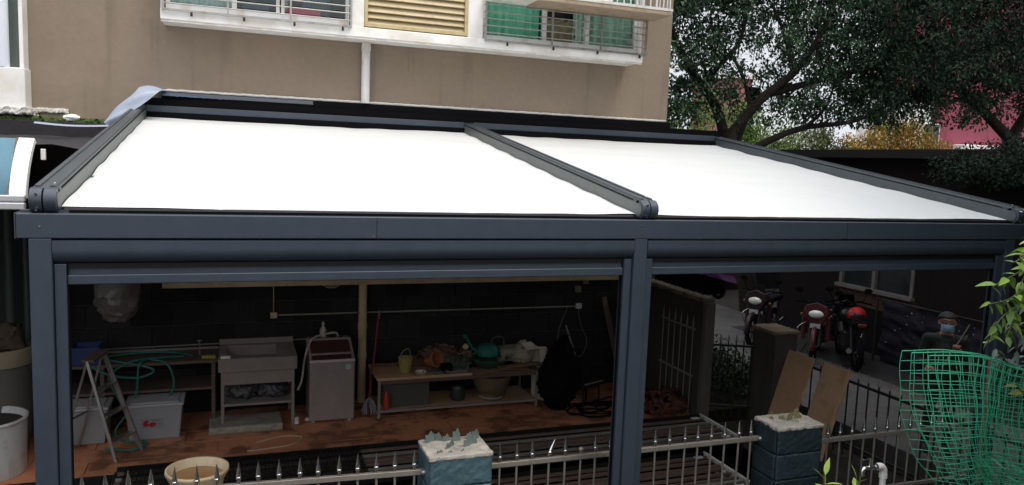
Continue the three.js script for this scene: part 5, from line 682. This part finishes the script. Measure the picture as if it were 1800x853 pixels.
{
  const t = thing('shade_tree', 'spreading dark tree with forked limbs beyond the building corner', 'tree', [0, 0, 0]);
  const limbs = [
    [[[11.85, 4.0, -10], [11.59, 4.78, -10.1], [11.09, 5.39, -10.2], [10.79, 5.87, -10.3], [10.46, 6.5, -10.4], [10.1, 7.6, -10.5]], 0.13, 0.035],
    [[[11.2, 5.2, -10.2], [11.52, 5.68, -9.9], [11.91, 6.22, -9.8], [12.01, 7.2, -9.7]], 0.07, 0.03],
    [[[11.95, 4.1, -10], [12.65, 4.98, -9.8], [13.33, 5.62, -9.6], [13.9, 6.6, -9.4], [14.2, 7.8, -9.3]], 0.13, 0.035],
    [[[12.8, 5.1, -9.8], [13.77, 5.39, -9.7], [14.94, 5.74, -9.5], [16.52, 6.14, -9.4], [18.2, 6.6, -9.2]], 0.09, 0.03],
    [[[12.3, 3.8, -10.2], [12.77, 4.52, -10.5], [13.62, 5.17, -10.9], [14.61, 5.6, -11.2]], 0.08, 0.03],
    [[[12.5, 3.8, -9.9], [13.1, 4.1, -9.8], [13.87, 4.38, -9.7], [15.24, 4.6, -9.6], [16.3, 5.1, -9.5]], 0.09, 0.03],
    [[[12.5, 4.75, -10], [12.42, 5.42, -10.2], [12.09, 6.1, -10.4]], 0.06, 0.03],
    [[[13.9, 4.4, -9.7], [14.6, 4.9, -9.9], [15.0, 5.5, -10.1]], 0.05, 0.02], [[[13.3, 5.6, -9.6], [13.2, 6.4, -9.8], [12.9, 7.2, -10]], 0.06, 0.03]];
  part('trunk', limb([[12.9, -0.1, -10], [12.6, 1.3, -10], [12.35, 2.4, -10], [12.05, 3.5, -10], [11.88, 4.25, -10]], 0.24, 0.19), bark, t);
  for (const [p, a, b] of limbs) part('limb', limb(p, a, b), bark, t);
  const n = fbm(501, 4, 3), n2 = fbm(511, 6, 2), pts = []; rnd = mulberry(503); let guard = 0;
  while (pts.length < 3300 && guard++ < 90000) { const x = rr(9.2, 19.5), y = rr(4.1, 10.5), z = rr(-12.6, -8.2); // open near the fork, closing to the right and above
    const low = 4.35 + 0.2 * smooth(14.5, 17, x) + 0.5 * n2(x * 0.09, z * 0.11) + (x < 13 ? 0.35 * smooth(13, 11.2, x) : 0); if (y < low) continue;
    const d = 0.275 + 0.5 * smooth(12.5, 16, x) + 0.34 * smooth(5.9, 7.2, y) * smooth(11.5, 10.2, Math.abs(x - 12)) - 0.10 * smooth(1.3, 0.3, Math.hypot(x - 11.5, y - 5.5)); if (n(x * 0.11 + z * 0.05, y * 0.13 + z * 0.07) * 0.55 + rnd() * 0.45 > d + 0.185) continue; pts.push([x, y, z]); }
    { const q2 = fbm(506, 5, 2); rnd = mulberry(507); for (let i = 0; i < 700; i++) { const x = rr(9.4, 12.0), y = rr(4.35, 7.8), z = rr(-11.6, -9.2); if (q2(x * 0.16, y * 0.16 + z * 0.03) + 0.25 * (rnd() - 0.5) > 0.46) continue; pts.push([x, y, z]); } }
  crown(t, pts, white(), DARK, 505, 'crown', 1.0);
  const o = thing('overhanging_tree', 'tree whose high crown hangs over the motorbike path', 'tree', [0, 0, 0]);
  part('trunk', limb([[10.6, -0.1, 3.6], [10.8, 3.5, 3.3], [11.2, 6.2, 2.4]], 0.26, 0.16), bark, o); part('limb', limb([[11.1, 5.9, 2.5], [11.6, 7.6, 0.5], [12, 8.6, -2.5], [12, 9, -4.5]], 0.14, 0.04), bark, o); part('limb', limb([[11.1, 5.9, 2.5], [13, 7.6, 1.2], [15, 8.6, -0.5]], 0.12, 0.04), bark, o);
  const po = []; rnd = mulberry(513); for (let i = 0; i < 900; i++) po.push([rr(8.8, 17), rr(7.7, 9.8), rr(-5.5, 4.5)]); crown(o, po, white(), DARK, 515, 'crown', 1.6);
  const e = thing('yard_tree', 'leafy tree at the right edge whose young branches reach into view', 'tree', [0, 0, 0]);
  part('trunk', limb([[9.9, -0.1, 2.4], [9.8, 1.8, 2.3], [9.5, 3.6, 2.2], [9.4, 5.2, 2.2]], 0.16, 0.08), bark, e); part('limb', limb([[9.6, 2.6, 2.3], [8.9, 2.9, 1.6], [8.0, 2.9, 1.1]], 0.06, 0.02), bark, e); part('limb', limb([[9.5, 3.4, 2.2], [9.0, 4.4, 3.0], [8.6, 5.4, 3.4]], 0.06, 0.02), bark, e);
  const pe = []; rnd = mulberry(517); for (let i = 0; i < 1400; i++) { const z = rr(0.5, 4.6); pe.push([rr(8.0, 11.8) - 0.5 * (z - 0.5), rr(2.2, 7.4), z]); } crown(e, pe, white(), [[0.06, 0.12, 0.035], [0.10, 0.19, 0.05], [0.045, 0.09, 0.03]], 519, 'crown', 1.3);
  // dense tree to the right, nearer
  const r = thing('dense_tree', 'dense dark tree filling the upper right corner', 'tree', [0, 0, 0]);
  part('trunk', limb([[20.5, -0.1, -9], [20.3, 2.5, -9], [20.0, 4.5, -9.2]], 0.3, 0.2), bark, r); part('limb', limb([[20.0, 4.4, -9.2], [18.5, 5.6, -9.5], [16.8, 6.8, -9.4]], 0.14, 0.04), bark, r); part('limb', limb([[20.1, 4.4, -9.2], [20.6, 6.2, -8.8], [20.2, 8.5, -8.6]], 0.14, 0.04), bark, r);
  const pr = []; rnd = mulberry(523); guard = 0; const n4b = fbm(531, 4, 3);
  while (pr.length < 3600 && guard++ < 90000) { const x = rr(14.5, 25), y = rr(4.0, 12), z = rr(-11.5, -6.5); const low = 4.85 + 0.9 * n4b(x * 0.12, z * 0.1) - 0.5 * smooth(19, 22, x); if (y < low) continue; if (Math.abs(y - 7.1) < 0.35 && Math.abs(x - 16.6) < 1.2 && rnd() < 0.7) continue; if (n4b(x * 0.1 + 0.3, y * 0.12 + z * 0.05) * 0.6 + rnd() * 0.4 > 0.50 + 0.35 * smooth(14.5, 19, x)) continue; pr.push([x, y, z]); }
  crown(r, pr, white(), DARKER.concat([[0.045, 0.09, 0.05]]), 525, 'crown', 1.0);
  // dark shrub tree hanging over the right end of the black wall
  const s = thing('overhanging_bush', 'dark leafy bush overhanging the black roof at the right edge', 'bush', [0, 0, 0]);
  part('trunk', limb([[13.6, 3.7, -3.2], [13.2, 3.6, -3.3], [12.4, 3.55, -3.4]], 0.06, 0.02), bark, s);
  const ps = []; rnd = mulberry(543); for (let i = 0; i < 330; i++) { const a = rnd(), x = 11.3 + 2.6 * a, y = 3.45 + rr(-0.45, 0.5) * (0.3 + a) + 0.2 * a, z = -3.3 + rr(-0.6, 0.6); ps.push([x, y, z]); } crown(s, ps, white(), [[0.022, 0.042, 0.028], [0.03, 0.055, 0.034], [0.018, 0.03, 0.02]], 545, 'crown', 0.62);
  // bushes behind
  const bush = (name, label, x0, x1, y0, y1, z, cols, cnt, seed, tx) => { const b = thing(name, label, 'bush', [0, 0, 0]); part('trunk', limb([[tx, -0.3, z], [tx, y0 * 0.7, z], [tx + 0.2, y0 + 0.3, z]], 0.15, 0.08), bark, b); const q = []; rnd = mulberry(seed); for (let i = 0; i < cnt; i++) { const u = rnd(), h = Math.sqrt(Math.sin(Math.PI * (0.08 + 0.84 * u))); q.push([x0 + (x1 - x0) * u, y0 + (y1 - y0) * h * Math.pow(rnd(), 0.7), z + rr(-1.2, 1.2)]); } crown(b, q, white(), cols, seed + 1, 'crown', 1.3); };
  bush('golden_bush', 'golden yellow bush beyond the black roof', 25.0, 29.9, 3.2, 5.6, -20, [[0.30, 0.17, 0.03], [0.25, 0.16, 0.03], [0.16, 0.16, 0.03], [0.36, 0.23, 0.05]], 420, 551, 27.5);
  bush('light_green_tree', 'light green bush seen between the forked limbs', 15.5, 21.5, 2.6, 6.2, -20, [[0.16, 0.24, 0.05], [0.11, 0.18, 0.05], [0.2, 0.27, 0.08]], 420, 561, 18);
  bush('olive_bush', 'olive green bush left of the golden one', 21, 26, 2.6, 5.2, -21, [[0.08, 0.10, 0.03], [0.12, 0.13, 0.04], [0.05, 0.08, 0.03]], 380, 571, 23);
  // ground cover between the iron fence and the rear pillar
  const gc = thing('yard_shrub', 'dark leafy shrub behind the iron fence beside the rear pillar', 'shrub', [0, 0, 0]); part('stem', limb([[7.9, -0.05, -4.4], [7.95, 0.3, -4.4], [8.0, 0.5, -4.45]], 0.03, 0.015), bark, gc);
  const pg = []; rnd = mulberry(583); for (let i = 0; i < 160; i++) pg.push([rr(7.25, 8.6), 0.08 + 0.5 * rnd() * rnd() + 0.1, rr(-5.4, -3.6)]); crown(gc, pg, white(), [[0.02, 0.038, 0.022], [0.03, 0.05, 0.03], [0.014, 0.024, 0.016]], 585, 'foliage', 0.7);
}
// ------------------------------------------------------------------ far buildings
{ // unseen house added behind the camera to keep low sky light off the interior
  const b = thing('unseen_blocker_house', 'unseen grey house added opposite the apartment building to block low sky light', 'building', [0, 0, 0]);
  part('wall', ex(-16, 26, -0.3, 2.9, 6.4, 14), M(C(0.22, 0.21, 0.20), 0.9, { map: T_stucco, s: 3 }), b); part('roof', ex(-16.2, 26.2, 2.9, 3.1, 6.2, 14.2), mats.white, b);
  for (let i = 0; i < 9; i++) for (let j = 0; j < 1; j++) { const x = -13 + i * 4.2, y = 1 + j * 3.2; const f = part('window', ex(x - 0.06, x + 1.66, y - 0.06, y + 1.56, 6.36, 6.399), mats.white, b); part('pane', ex(x, x + 1.6, y, y + 1.5, 6.34, 6.359), mats.darkGlass, f); }
}
{
  const pink = M(C(0.30, 0.062, 0.10), 0.85, { map: T_stucco, s: 5 });
  const mk = (label, x0, x1, z0, z1, h, m, win) => { const b = thing('far_building', label, 'building', [0, 0, 0]); part('wall', ex(x0, x1, -0.3, h, z1, z0), m, b); part('roof', ex(x0 - 0.3, x1 + 0.3, h, h + 0.3, z1 - 0.2, z0 + 0.3), mats.white, b);
    for (let i = 0; i < win; i++) for (let j = 0; j < 5; j++) { const x = x0 + 1.5 + i * ((x1 - x0 - 2) / win), y = 2.2 + j * 3; if (y + 1.6 > h) continue; const f = part('window', [ex(x - 0.06, x + 1.26, y - 0.06, y + 1.46, z0, z0 + 0.06)], mats.white, b); part('pane', ex(x, x + 1.2, y, y + 1.4, z0 + 0.061, z0 + 0.07), mats.darkGlass, f); } return b; };
  mk('raspberry pink building behind the dense tree at right', 43.6, 60, -32, -37, 17, pink, 0);
  const aw = part('white_awning', ex(45.0, 49, 4.95, 5.5, -31.9, -30.9, 0.05), mats.white, scene.children[scene.children.length - 1]);
  mk('pale pink tower seen through the forked limbs', 36.2, 38.2, -44, -49, 10.2, M(C(0.45, 0.20, 0.18), 0.85, { map: T_stucco, s: 4 }), 2);
  mk('low white house with orange roof edge behind the trees', 39.9, 42.0, -31, -35, 8.2, mats.white, 1);
  part('roof_tiles', ex(39.7, 42.2, 8.51, 8.95, -35.3, -30.6, 0.05), M(C(0.5, 0.19, 0.08), 0.9), scene.children[scene.children.length - 1]);
}
scene.traverse(o => { if (o.isMesh) { o.castShadow = true; o.receiveShadow = true; } });
renderer.render(scene, camera);
